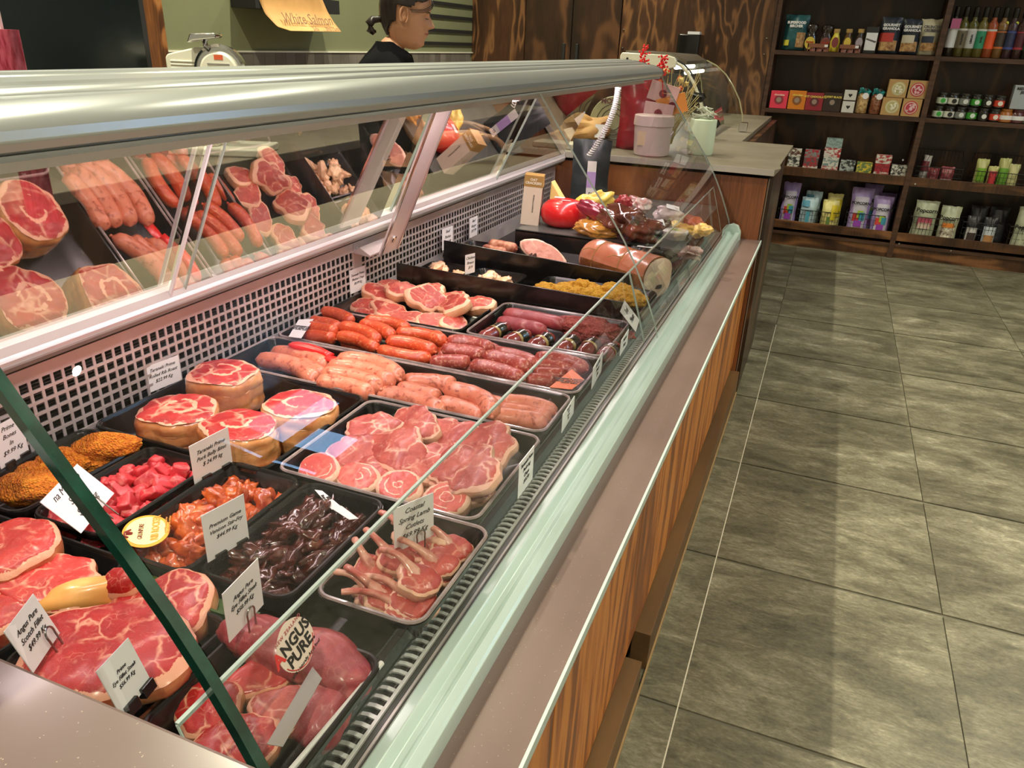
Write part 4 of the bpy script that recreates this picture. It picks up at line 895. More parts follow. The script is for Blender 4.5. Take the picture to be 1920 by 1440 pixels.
Rr = d.to_track_quat('Z', 'Y').to_matrix()
MB().slab(pts[-1]+d.normalized()*.001, outl(.058, .057, 5, .04), .014, Rr, dome=.15).build('cut_end', two('ham_end', (.55, .36, .26), (.72, .55, .46), 10, .12, 0, 1), t, ang=180)
# red knife on the pale sausages
A_ = at(541, 646, .012); B_ = at(645, 680, .002); d = B_-A_; t = thing('red_handled_knife', 'bright red knife lying over the back of the pale sausages', 'knife', A_)
MB().tube([A_+d*s_+Vector((-d.y, d.x, 0))*.10*sin(pi*s_*1.1) for s_ in (0, .04, .12, .3, .5, .62, .72)], [.003, .0085, .012, .0125, .011, .009, .0095], 12, flat=.7).build('handle', plain((.85, .015, .015), .3, 0, .4), t, ang=180)
MB().tube([A_+d*s_+Vector((0, 0, -.001)) for s_ in (.70, .80, .9, 1.0)], [.010, .012, .012, .011], 10, flat=.45).build('blade_cover', plain((.80, .012, .012), .3, 0, .4), t, ang=60)
# printed cards lying in the trays and stickers on glass
def flatcard(pts_px, h, lines, mat, label, size, dark='ink', bold=.0003, cat='card', name='printed_card', off=.003):
    P = [at(*p, h) for p in pts_px]; t = thing(name, label, cat, (P[0]+P[2])/2)
    m = MB(); n_ = (P[1]-P[0]).cross(P[3]-P[0]).normalized(); n_ = n_ if n_.z > 0 else -n_
    m.add(P+[p-n_*.0006 for p in P], [(0, 1, 2, 3), (7, 6, 5, 4), (0, 4, 5, 1), (1, 5, 6, 2), (2, 6, 7, 3), (3, 7, 4, 0)]).build('card', mat, t, smooth=False)
    c = (P[0]+P[1]+P[2]+P[3])/4; text('\n'.join(lines), size, dark, t, frame(c+n_*.0006, P[1]-P[0], P[3]-P[0]), bold=bold, line=1.1)
    return t
flatcard([(1030, 726), (1072, 730), (1096, 712), (1072, 692)], .006, ['CRANBERRY & CHUTNEY', 'sausage with herbs and', 'gently spiced pork in', 'natural casing'], plain((.88, .16, .03), .4), 'orange printed card on the dark sausages at the tray front', .0058)
flatcard([(541, 631), (565, 634), (588, 598), (560, 599)], .014, ['INGREDIENTS', 'beef, water, salt', 'spices, herbs, rice', 'flour, garlic, onion'], 'card', 'white ingredient card at the back of the red sausages', .0058)
flatcard([(590, 918), (622, 955), (640, 950), (604, 920)], .006, ['|||||||', 'Keep chilled'], 'card', 'white barcode slip over the dark marinated strips', .005)
P = [at(*p, .006) for p in [(620, 952), (655, 974), (672, 972), (640, 948)]]
tag(MB().add(P+[p-Vector((0, 0, .0006)) for p in P], BOXF).build('paper_slip', 'card', loc=P[0], smooth=False), 'curled white slip end lying beside the barcode slip', 'paper slip')
# round orange ticket and oval sticker
c = at(274, 996, .010); ex = (at(318, 984, .010)-at(230, 1008, .010)); ey = at(262, 970, .010)-at(288, 1024, .010)
t = thing('round_orange_label', 'yellow and orange oval label at the near end of the orange chunks', 'label', c)
M0 = frame(c, ex, ey); a, b = ex.length/2, ey.length/2
for nm, s_, mt, z in (('rim_disc', 1, plain((.90, .38, .04), .4), 0), ('centre_disc', .86, plain((.92, .80, .38), .4), .0006)):
    m = MB(); m.M = M0; m.lathe([(1, z), (1, z+.0006)], (0, 0, 0), 40, a*s_, b*s_).build(nm, mt, t, smooth=False)
text('RIB ROCKER', .0125, plain((.85, .35, .05), .5), t, M0 @ Matrix.Translation((.012, 0, .0016)) @ Matrix.Rotation(radians(76), 4, 'Z'), bold=.0004, sx=.8)
text('GRUNPURE', .0085, plain((.20, .03, .03), .5), t, M0 @ Matrix.Translation((-.006, 0, .0016)) @ Matrix.Rotation(radians(76), 4, 'Z'), shear=.3, sx=.8)
text('a smoky marinade for\nribs, chops and chicken', .0042, plain((.75, .35, .08), .5), t, M0 @ Matrix.Translation((.026, 0, .0016)) @ Matrix.Rotation(radians(76), 4, 'Z'))
m = MB(); m.M = M0; m.tube([(-.016, .010, .002), (-.024, .008, .002), (-.026, 0, .002), (-.022, -.006, .002)], .0012, 5).tube([(-.022, .004, .002), (-.016, .0, .002)], [.003, .002], 5).build('bull_mark', plain((.25, .02, .02), .5), t)
# oval sticker stuck on the inner guard
def gpt(px, py):     # point on the guard pane near x=-.37
    a = Vector((-.385, 0, .867)); tv = Vector((.036, 0, -.110)).normalized(); n_ = Vector((tv.z, 0, -tv.x)); d_ = ray(px, py); k = (a-CP).dot(n_)/d_.dot(n_); return CP+d_*k, n_
c, n_ = gpt(551, 1208); n_ = -n_ if n_.x < 0 else n_; c += n_*.002
e1 = gpt(579, 1165)[0]-gpt(520, 1250)[0]; 
t = thing('oval_brand_sticker', 'pale oval sticker reading ANGUS PURE on the low clear guard', 'sticker', c)
R0 = frame(c, e1, n_.cross(e1)); lx = e1.length/2*.92; wy = (gpt(590, 1235)[0]-gpt(512, 1185)[0]).length/2*.80
pts = []
for k in range(40):
    a = 2*pi*k/40; pts.append((lx*math.copysign(abs(cos(a))**1.15, cos(a)), wy*math.copysign(abs(sin(a))**.95, sin(a))))
m = MB(); m.M = R0; m.add([(x, y, 0) for x, y in pts]+[(x, y, .0008) for x, y in pts], [tuple(range(40))[::-1], tuple(range(40, 80))]+[(i, (i+1) % 40, (i+1) % 40+40, i+40) for i in range(40)]).build('disc', plain((.86, .70, .62), .5), t, smooth=False)
m = MB(); m.M = R0; m.tube([(x*.93, y*.93, .001) for x, y in pts[22:39]], .0006, 4).build('red_line', plain((.6, .03, .03), .5), t)
text(' NGUS', .017, 'ink', t, R0 @ Matrix.Translation((.001, .0065, .0012)), bold=.0005, sx=.92); text('PURE.', .017, 'ink', t, R0 @ Matrix.Translation((.002, -.0085, .0012)), bold=.0005, sx=.92)
text('A', .019, plain((.75, .03, .03), .5), t, R0 @ Matrix.Translation((-.024, .0055, .0012)), bold=.0006)
text('NEW ZEALAND', .0050, plain((.5, .1, .1), .5), t, R0 @ Matrix.Translation((0, .0185, .0012)), spacing=1.2)
text('100% Naturally Aged Beef', .0046, 'ink', t, R0 @ Matrix.Translation((0, -.0205, .0012)))
# paper strip in the near clear holder
P = [at(*p, .03) for p in [(500, 1395), (586, 1250), (604, 1272), (530, 1400)]]
tag(MB().add(P+[p-Vector((0, 0, .0006)) for p in P], BOXF).build('clear_label_strip', plain((.24, .22, .19), .3), loc=P[0], smooth=False), 'grey ribbed label strip below the oval sticker', 'label strip')
tag(MB().tube([at(545, 1445, -.002), at(716, 1243, -.002)], .0032, 8).build('pale_tray_edge', 'white_rail', loc=at(630, 1345, -.004)), 'pale plastic rod along the front of the near tray', 'rod')

# ============================================================= cheese and deli things on the riser
def box_thing(nm, label, cat, c, d, rz, mat, group=None, parts=(), lean=0, bev=.002):
    """upright carton: c = centre of base, d = (depth x, width y, height)"""
    t = thing(nm, label, cat, c, 0, group)
    R = Euler((0, lean, rz)).to_matrix(); M = Matrix.Translation(Vector(c)) @ R.to_4x4()
    m = MB(); m.M = M; m.box((-d[0]/2, -d[1]/2, 0), (d[0]/2, d[1]/2, d[2])); m.build('carton', mat, t, smooth=False, bevel=bev)
    return t, M
c = atz(1045, 424, pz+.01)
c = Vector((c.x, c.y+.06, pz))
t = thing('wax_cheese', 'round red waxed cheese on the black riser', 'cheese', c)
MB().lathe([(.02, 0), (.05, .002), (.068, .014), (.076, .034), (.076, .05), (.070, .068), (.055, .082), (.03, .089), (.001, .091)], c, 36, 1.03, .97).build('wax', 'cheese_red', t, ang=180)
MB().cbox(c+Vector((.012, -.02, .0895)), (.03, .018, .002), tilt(-.08, .05, .5)).build('sticker', 'card', t, smooth=False)
MB().cbox(c+Vector((-.02, .01, .091)), (.035, .018, .0015), tilt(0, .03, .2)).build('sticker', 'card', t, smooth=False)
P0 = atz(975, 421, pz); t, M = box_thing('cracker_carton', 'tall cream cracker carton with a brown top standing left of the red cheese', 'carton', Vector((P0.x+.025, P0.y+.03, pz-.0)), (.062, .055, .165), .25, plain((.84, .72, .58), .4), lean=.06)
m = MB(); m.M = M; m.box((-.0315, -.028, .128), (.0315, .028, .1655)); m.build('brown_panel', plain((.45, .27, .08), .4), t, smooth=False)
text('OAT\nCRACKERS', .011, plain((.9, .85, .7), .5), t, M @ frame((0, -.0285, .146), (1, 0, 0), (0, 0, 1)), bold=.0004)
text('Artisan crackers', .009, 'ink', t, M @ frame((0.006, -.0285, .075), (0, 0, -1), (1, 0, 0)), shear=.3)
m = MB(); m.M = M; m.lathe([(.016, 0), (.016, .0006)], (0, 0, 0), 20, 1, 1).build('oat_emblem', plain((.42, .33, .18), .5), t)
m = MB(); m.M = M; m.tube([(.0318, -.018, .03), (.0318, -.018, .12), (.0318, .0, .128), (.0318, .018, .12), (.0318, .018, .03)], .0015, 5).build('print_outline', 'ink', t)
c = Vector((P0.x+.10, P0.y+.16, pz))
t = thing('yellow_cheese_wedge', 'pale yellow wedge pack leaning behind the red cheese', 'cheese', c)
m = MB(); m.prism_y([(c.x-.05, pz), (c.x+.05, pz), (c.x-.045, pz+.13)], c.y-.02, c.y+.02); m.build('wedge', plain((.88, .70, .25), .35, 0, .4), t, smooth=False, bevel=.003)
MB().setM(frame((c.x-.02, c.y-.0205, pz+.03), (1, 0, 0), (0, 0, 1))).lathe([(.012, 0), (.012, .001)], (0, 0, 0), 16).build('seal_sticker', 'card', t)
# stand-up black pouch with lilac label
q = atz(1078, 392, pz); c = Vector((q.x, 2.93, pz))
t = thing('black_pouch', 'tall dark grey pouch with a lilac price label standing against the end block', 'pouch', c)
def pouch(c, w, h, d, mat, par, rz=0, top=.25, seed=0, nm='pouch', wave=.004, lean=0, topw=1.0):
    nu, nv = 16, 18; vs = []; fs = []; R = Euler((lean, 0, rz)).to_matrix()
    for sd in (1, -1):
        for j in range(nv+1):
            v = j/nv
            for i in range(nu+1):
                u_ = 2*i/nu-1
                th = d/2*(1-abs(u_)**3.0)*(min(1, (1-v)/.35)**.7)*(1 if v > .12 else (.75+.25*v/.12))
                ww = w/2*(1+(topw-1)*v)*(1-.06*sin(pi*v))
                p = Vector((u_*ww+wave*noise.noise(Vector((v*4, seed, u_))), -sd*th-sd*wave*noise.noise(Vector((u_*3+seed, v*5, sd))), v*h+wave*noise.noise(Vector((u_*2.2, seed*2, v)))*v)); vs.append(Vector(c)+R @ p)
    o = (nu+1)*(nv+1)
    for j in range(nv):
        for i in range(nu):
            a = j*(nu+1)+i; fs.append((a, a+1, a+nu+2, a+nu+1)); fs.append((o+a+1, o+a, o+a+nu+1, o+a+nu+2))
    fs.append(tuple(range(nu+1))[::-1]+tuple(o+i for i in range(nu+1)))
    MB().add(vs, fs).build(nm, mat, par, ang=180)
    return lambda x, z, off=.003: Vector(c)+R @ Vector((x, -(d/2*(1-abs(2*x/w)**3.0)*(min(1, (1-z/h)/.35)**.7))-off, z))
pouch(c, .15, .235, .06, two('dark_grey_pouch', (.012, .016, .02), (.05, .065, .075), 6, .35), t, .2, seed=3)
f_ = frame(c+Vector((.015, -.034, .09)), (1, .2, 0), (.25, 0, 1))
m = MB(); m.M = f_; m.box((-.017, -.07, 0), (.017, .07, .001)).build('price_label', 'card', t, smooth=False)
m = MB(); m.M = f_; m.box((-.017, -.03, .001), (.017, .03, .0016)).build('lilac_band', plain((.55, .38, .80), .5), t, smooth=False)
text('12', .014, 'ink', t, f_ @ Matrix.Translation((0, -.052, .0015)) @ Matrix.Rotation(pi, 4, 'Z'), bold=.0005)
# assorted deli packets
def packet(px, py, z, size, rot, mat, label, seed, nm='deli_packet', label_card=None, film=False, flat=.35, crinkle=.22, grp='deli packets on the riser'):
    c = atz(px, py, z); t = thing(nm, label, 'packet', (c.x, c.y, pz), 0, grp)
    c.z = z; R = tilt(*rot)
    MB().blob(c, size, seed, crinkle, 2.2, 4, R, fine=.05).build('wrap', mat, t, ang=180)
    if label_card:
        m = MB(); m.M = Matrix.Translation(c) @ R.to_4x4(); m.cbox((0, 0, size[2]*1.02), (size[0]*.9, size[1]*.8, .001)); m.build('label', label_card, t, smooth=False)
    return t
packet(1110, 385, pz+.05, (.075, .03, .045), (.2, -.35, .3), plain((.90, .68, .12), .3, 0, .6), 'bright yellow cheese packet right behind the red cheese', 1)
packet(1128, 405, pz+.06, (.085, .025, .030), (.1, .35, -.1), plain((.32, .02, .05), .25, 0, .7), 'dark red vacuum packet draped over the yellow one', 2)
packet(1118, 430, pz+.022, (.075, .04, .025), (.1, .1, .1), two('amber_pack', (.55, .20, .03), (.85, .45, .08), 14, .15, 0, 1), 'amber wrapped piece just right of the red cheese', 3)
packet(1180, 420, pz+.05, (.095, .055, .05), (.1, .25, -.2), two('brown_vac_pack', (.05, .012, .008), (.26, .07, .04), 10, .08, 0, 1), 'large glossy dark brown vacuum packet', 4, crinkle=.35)
packet(1195, 385, pz+.05, (.05, .03, .03), (.4, 0, .1), two('dotted_wrap', (.5, .1, .1), (.85, .80, .75), 60, .1, 0, 1), 'small packet with red and white print behind the brown one', 5)
packet(1255, 405, pz+.04, (.05, .03, .035), (.4, .2, .3), two('clear_wrap', (.60, .50, .50), (.82, .74, .74), 20, .1, 0, 1), 'clear pinkish bag of sliced meat left of the small cheeses', 6, label_card='card')
packet(1270, 425, pz+.018, (.03, .025, .018), (0, 0, 0), plain((.90, .68, .25), .3, 0, .6), 'small round yellow cheese in film', 7)
packet(1290, 430, pz+.02, (.035, .022, .015), (.1, .2, .6), plain((.85, .50, .10), .25, 0, .8), 'orange wedge packet beside the white lidded tub', 8)
packet(1300, 415, pz+.03, (.045, .025, .012), (.3, .2, -.6), plain((.52, .12, .06), .3, 0, .5), 'reddish brown ribbed packet at the far right', 9)
packet(1318, 430, pz+.02, (.03, .024, .020), (.1, 0, .6), plain((.80, .50, .16), .25, 0, .8), 'golden packet in the corner by the end glass', 10)
packet(1170, 380, pz+.07, (.03, .015, .025), (.2, 0, 0), plain((.45, .04, .05), .3, 0, .5), 'small dark red sachet standing at the back', 11)
packet(1208, 470, pz-.0, (.05, .02, .012), (0, 0, .1), plain((.02, .02, .02), .3), 'flat dark packet with a white label behind the ham roll', 12, label_card='card')
packet(1285, 470, pz-.03, (.05, .028, .016), (0, .2, .2), two('crumpled_film', (.30, .12, .10), (.75, .62, .60), 30, .08, 0, 1), 'crumpled clear packet in front of the white lidded tub', 13, crinkle=.5)
c = atz(1265, 447, pz); t = thing('lidded_tub', 'small round tub with a white lid and green leaf mark', 'tub', c)
MB().lathe([(.034, 0), (.040, .018), (.042, .02), (.042, .026), (.036, .028), (.001, .028)], c, 28).build('tub_and_lid', plain((.86, .82, .80), .25, 0, .5), t, ang=50)
MB().lathe([(.012, .0282), (.012, .0287)], c, 16, 1.5, .8).build('leaf_mark', plain((.25, .50, .10), .5), t)
c = atz(1235, 440, pz); t = thing('glass_jar', 'small dark preserve jar with a white label lying beside the tub', 'jar', c)
m = MB(); m.M = Matrix.Translation(c+Vector((0, 0, .025))) @ Euler((0, radians(80), .5)).to_matrix().to_4x4()
m.lathe([(.02, -.035), (.024, -.03), (.024, .018), (.020, .024), (.020, .036)], (0, 0, 0), 20).build('jar_body', plain((.10, .05, .03), .1, 0, 1), t, ang=40)
m2 = MB(); m2.M = m.M; m2.lathe([(.0246, -.02), (.0246, .012)], (0, 0, 0), 20, cap=False).build('label', 'card', t)
# coiled cable from the canopy
pts = []
for k in range(260):
    s_ = k/259; p = aty(1160-52*s_*s_-4*s_, 152+140*s_, 2.80); a = k*.9; pts.append(p+Vector((.010*cos(a), .010*sin(a), 0)))
tag(MB().tube(pts, .0022, 5).build('coiled_cable', 'white_rail', loc=pts[0], ang=180), 'white coiled cable hanging from the far end of the canopy', 'cable')
# on the stone block: tub, kraft bag, bread disc, dried flowers
c = atz(1228, 286, .951); c = Vector((c.x, 3.26, .951)); t = thing('plastic_tub', 'pinkish white plastic tub on the stone top behind the end glass', 'tub', c)
tb = plain((.62, .48, .47), .35, 0, .3)
MB().lathe([(.068, 0), (.072, .004), (.078, .115), (.082, .117), (.082, .128), (.080, .155), (.076, .157)], c, 30).build('bucket', tb, t, ang=40)
MB().tube([c+Vector((.082*cos(a), .082*sin(a), .10-.05*abs(sin(a)))) for a in [k*pi/12-.3 for k in range(13)]], .003, 6).build('handle', plain((.72, .60, .66), .4), t)
MB().cbox(c+Vector((-.02, -.073, .07)), (.05, .002, .055), tilt(.06, 0, 0)).build('paper_label', plain((.70, .52, .36), .5), t, smooth=False)
t2 = thing('pink_card_stack', 'pink printed sleeves leaning above the plastic tub', 'sleeve', c+Vector((0, .1, .02)))
for k, (dx, dz, rr, col) in enumerate([(.0, .16, .1, (.62, .40, .42)), (.01, .235, .25, (.66, .42, .44)), (.05, .19, -.3, (.75, .28, .06))]):
    m = MB(); m.M = Matrix.Translation(c+Vector((dx, .06+.01*k, dz))) @ tilt(.15, rr, .1).to_4x4(); m.box((-.06, -.002, -.035), (.06, .002, .04)).build('sleeve', plain(col, .5), t2, smooth=False)
    m = MB(); m.M = Matrix.Translation(c+Vector((dx, .057+.01*k, dz))) @ tilt(.15, rr, .1).to_4x4() @ Matrix.Rotation(radians(90), 4, 'X'); m.lathe([(.016, .001), (.016, .002)], (0, 0, 0), 18).build('round_mark', plain((.20, .02, .04), .5), t2)
t = thing('red_bag', 'deep red bag standing behind the plastic tub', 'bag', c+Vector((-.13, .12, 0)))
pouch(c+Vector((-.10, .14, 0)), .17, .30, .09, two('deep_red', (.12, .005, .012), (.33, .015, .03), 8, .25), t, .1, seed=9)
c = Vector((-1.02, 3.40, .951)); t = thing('kraft_bag', 'creased brown kraft paper bag lying on the stone top', 'bag', c)
MB().blob(c+Vector((0, 0, .06)), (.13, .08, .06), 4, .3, 1.4, 4, tilt(0, -.25, .1), fine=.02).build('paper', 'kraft', t, ang=30)
MB().cbox(c+Vector((.10, -.07, .07)), (.045, .002, .055)).build('white_label', 'card', t, smooth=False)
c = aty(1150, 228, 3.5); t = thing('round_board', 'round pale green printed disc leaning behind the coiled cable', 'board', (c.x, c.y, .951))
MD = Matrix.Translation(c) @ tilt(radians(80), 0, .1).to_4x4()
m = MB(); m.M = MD; m.lathe([(.105, -.005), (.108, 0), (.105, .005)], (0, 0, 0), 40).build('disc', plain((.30, .30, .17), .4), t, ang=40)
for r in (.075, .055, .035): m = MB(); m.M = MD; m.tube([(r*cos(2*pi*k/40), r*sin(2*pi*k/40), .006) for k in range(40)], .0022, 4, closed=True).build('printed_ring', plain((.08, .08, .05), .5), t)
text('MOR', .030, plain((.10, .03, .03), .5), t, MD @ Matrix.Translation((-.03, .084, .0065)), bold=.001)
t = thing('stone_front_plinth', 'pale wedge stand under the kraft bag', 'stand', (-1.1, 3.3, .951)); MB().box((-1.18, 3.20, .9505), (-.92, 3.32, .972)).build('slab', plain((.42, .38, .30), .6), t, smooth=False, bevel=.003)
c = aty(1262, 168, 3.45); t = thing('dried_flowers', 'bundle of dried straw flowers with red heads at the canopy end', 'flowers', (c.x, c.y, .951)); rd = random.Random(2)
for k in range(60):
    a = c+Vector((rd.uniform(-.03, .02), rd.uniform(-.02, .02), -.22)); b = c+Vector((rd.uniform(-.12, .12), rd.uniform(-.05, .05), rd.uniform(-.06, .09)))
    MB().tube([a, a*.5+b*.5+Vector((rd.uniform(-.03, .03), 0, .02)), b], [.0016, .0013, .001], 4).build('stem', plain((.62, .50, .22), .7), t)
for k in range(12):
    b = c+Vector((rd.uniform(-.09, .06), rd.uniform(-.05, .03), rd.uniform(-.05, .09))); MB().blob(b, (.012, .010, .010), k, .5, 3, 2).build('flower_head', plain((.55, .13, .03) if k % 3 == 0 else (.60, .46, .17), .7), t)
for (px, py, hh) in ((1208, 100, .085), (1243, 118, .085)):
    q = aty(px, py, 3.30); m = MB()
    for k in range(60): z = rd.uniform(-.5, .5); m.blob(q+Vector((rd.gauss(0, .006+.010*(.5-z)), rd.gauss(0, .008), z*hh-.012)), (.0045, .0045, .0045), k, .3, 2, 1)
    m.tube([q+Vector((0, 0, -.03)), q+Vector((0.01, .02, -.12)), c+Vector((0, 0, -.1))], .002, 5)
    m.build('red_spike', plain((.80, .015, .02), .6), t)
t = thing('white_utensil_pot', 'white and green patterned pot behind the plastic tub', 'pot', Vector((-.50, 3.42, .951)))
MB().lathe([(.05, 0), (.055, .01), (.055, .14), (.052, .142)], (-.50, 3.42, .951), 24).build('pot', plain((.60, .72, .55), .4, 0, .3), t, ang=40)
rg = MB(); 
for k in range(14): rg.tube([Vector((-.50, 3.42, 1.09))+Vector((rd.uniform(-.05, .05), rd.uniform(-.04, .04), rd.uniform(0, .05))) for _ in range(4)], .003, 5)
rg.build('film_scraps', plain((.55, .58, .48), .2, 0, 1), t, kind='stuff')

# ============================================================= slicer, sign
q = aty(385, 118, 2.30); c = Vector((-2.30, 2.62, .90))
c = CP+ray(385, 118)*2.95; sx0 = c.x; sy0 = c.y; t = thing('meat_slicer', 'cream and steel meat slicer on the rear bench', 'slicer', (sx0, sy0, .90))
VR = Vector((.928, .374, 0)); VD = Vector((-.374, .928, 0))      # across and away in plan
MS = Matrix((VR, VD, Vector((0, 0, 1)))).transposed().to_4x4(); MS.translation = Vector((sx0, sy0, 0)); zt = c.z
m = MB(); m.M = MS; m.prism_y([(-.14, .93), (-.145, zt+.015), (-.135, zt+.028), (-.02, zt+.056), (.02, zt+.056), (.02, .93)], -.02, .10).build('motor_housing', 'cream', t, ang=30, bevel=.005)
for k in range(3): m = MB(); m.M = MS; m.tube([(-.125, -.022, zt+.004-.012*k), (-.01, -.022, zt+.004-.012*k)], .0035, 6).build('housing_rib', 'cream', t)
MR = MS @ Matrix.Translation((.065, -.03, zt-.03)) @ Matrix.Rotation(radians(90), 4, 'X')
m = MB(); m.M = MR; m.lathe([(.098, -.03), (.100, 0), (.090, .006), (.088, .002)], (0, 0, 0), 48).build('blade_guard', 'chrome', t, ang=30)
m = MB(); m.M = MR; m.lathe([(.070, 0), (.074, .012), (.066, .018), (.001, .019)], (0, 0, 0), 40).build('blade_cover', 'cream', t, ang=30)
m = MB(); m.M = MR; m.box((-.012, .045, .019), (.022, .062, .0195)).build('brand_plate', plain((.70, .12, .05), .4), t, smooth=False)
for k in range(3): m = MB(); m.M = MR; m.tube([(-.04, .03-.014*k, .020), (.045, .03-.014*k, .020)], .003, 6).build('cover_rib', 'chrome', t)
m = MB(); m.M = MS @ Matrix.Translation((.01, -.03, zt+.092)) @ tilt(0, -.05, 0).to_4x4(); m.prism_y([(-.05, -.018), (-.035, .012), (.055, .014), (.062, .004), (.058, -.004), (-.03, -.012)], -.03, .05).build('sharpener_head', 'chrome', t, ang=30, bevel=.004)
m = MB(); m.M = MS; m.tube([(.02, -.03, zt+.085), (.02, -.03, zt+.06), (.035, -.03, zt+.05)], .012, 10).build('sharpener_neck', 'chrome', t)
m = MB(); m.M = MS; m.box((-.16, -.08, .90), (.2, .2, .93)).build('base', 'cream', t, smooth=False, bevel=.006)
# kraft sign curling off the wall
t = thing('kraft_paper_sign', 'brown kraft paper sign with handwriting curling off the green wall', 'sign', (-2.8, 4.2, 1.5))
def spt(u_, v):
    # corners seen in the picture, paper hung in front of the wall
    L = [(483, -6), (497, 26), (520, 50), (545, 58)]; Rr = [(602, -6), (614, 22), (626, 42), (640, 60)]
    k = v*3; i = min(2, int(k)); w = k-i
    a = [L[i][j]*(1-w)+L[i+1][j]*w for j in (0, 1)]; b = [Rr[i][j]*(1-w)+Rr[i+1][j]*w for j in (0, 1)]
    px = a[0]*(1-u_)+b[0]*u_; py = a[1]*(1-u_)+b[1]*u_; return atx(px, py, -2.70+.16*v*v*(1-u_*.4))
n_ = 16; vs = [spt(i/n_, j/n_) for j in range(n_+1) for i in range(n_+1)]; fs = [(j*(n_+1)+i, j*(n_+1)+i+1, (j+1)*(n_+1)+i+1, (j+1)*(n_+1)+i) for j in range(n_) for i in range(n_)]
pg = MB().add(vs, fs).build('paper', 'kraft', t, ang=180); sd = pg.modifiers.new('th', 'SOLIDIFY'); sd.thickness = .001
pa = spt(.12, .45); pb = spt(.88, .60); nr = Vector((1, 0, 0))
text('White Salmon', .085, plain((.16, .06, .02), .6), t, frame((pa+pb)/2+Vector((.035, 0, 0)), pb-pa, spt(.5, .1)-spt(.5, .8)), shear=.35, sx=.85)
pa = spt(.30, .85); pb = spt(.95, .90)
text('Sda      3m/15m', .040, plain((.14, .05, .02), .6), t, frame((pa+pb)/2+Vector((.04, 0, 0)), pb-pa, spt(.6, .3)-spt(.6, .9)), shear=.35)
tp = MB()
p = spt(0, 0); tp.box((-2.85, p.y-.02, p.z-.05), (p.x, p.y+.7, p.z+.02)).build('hanging_batten', 'black_matte', t, smooth=False)

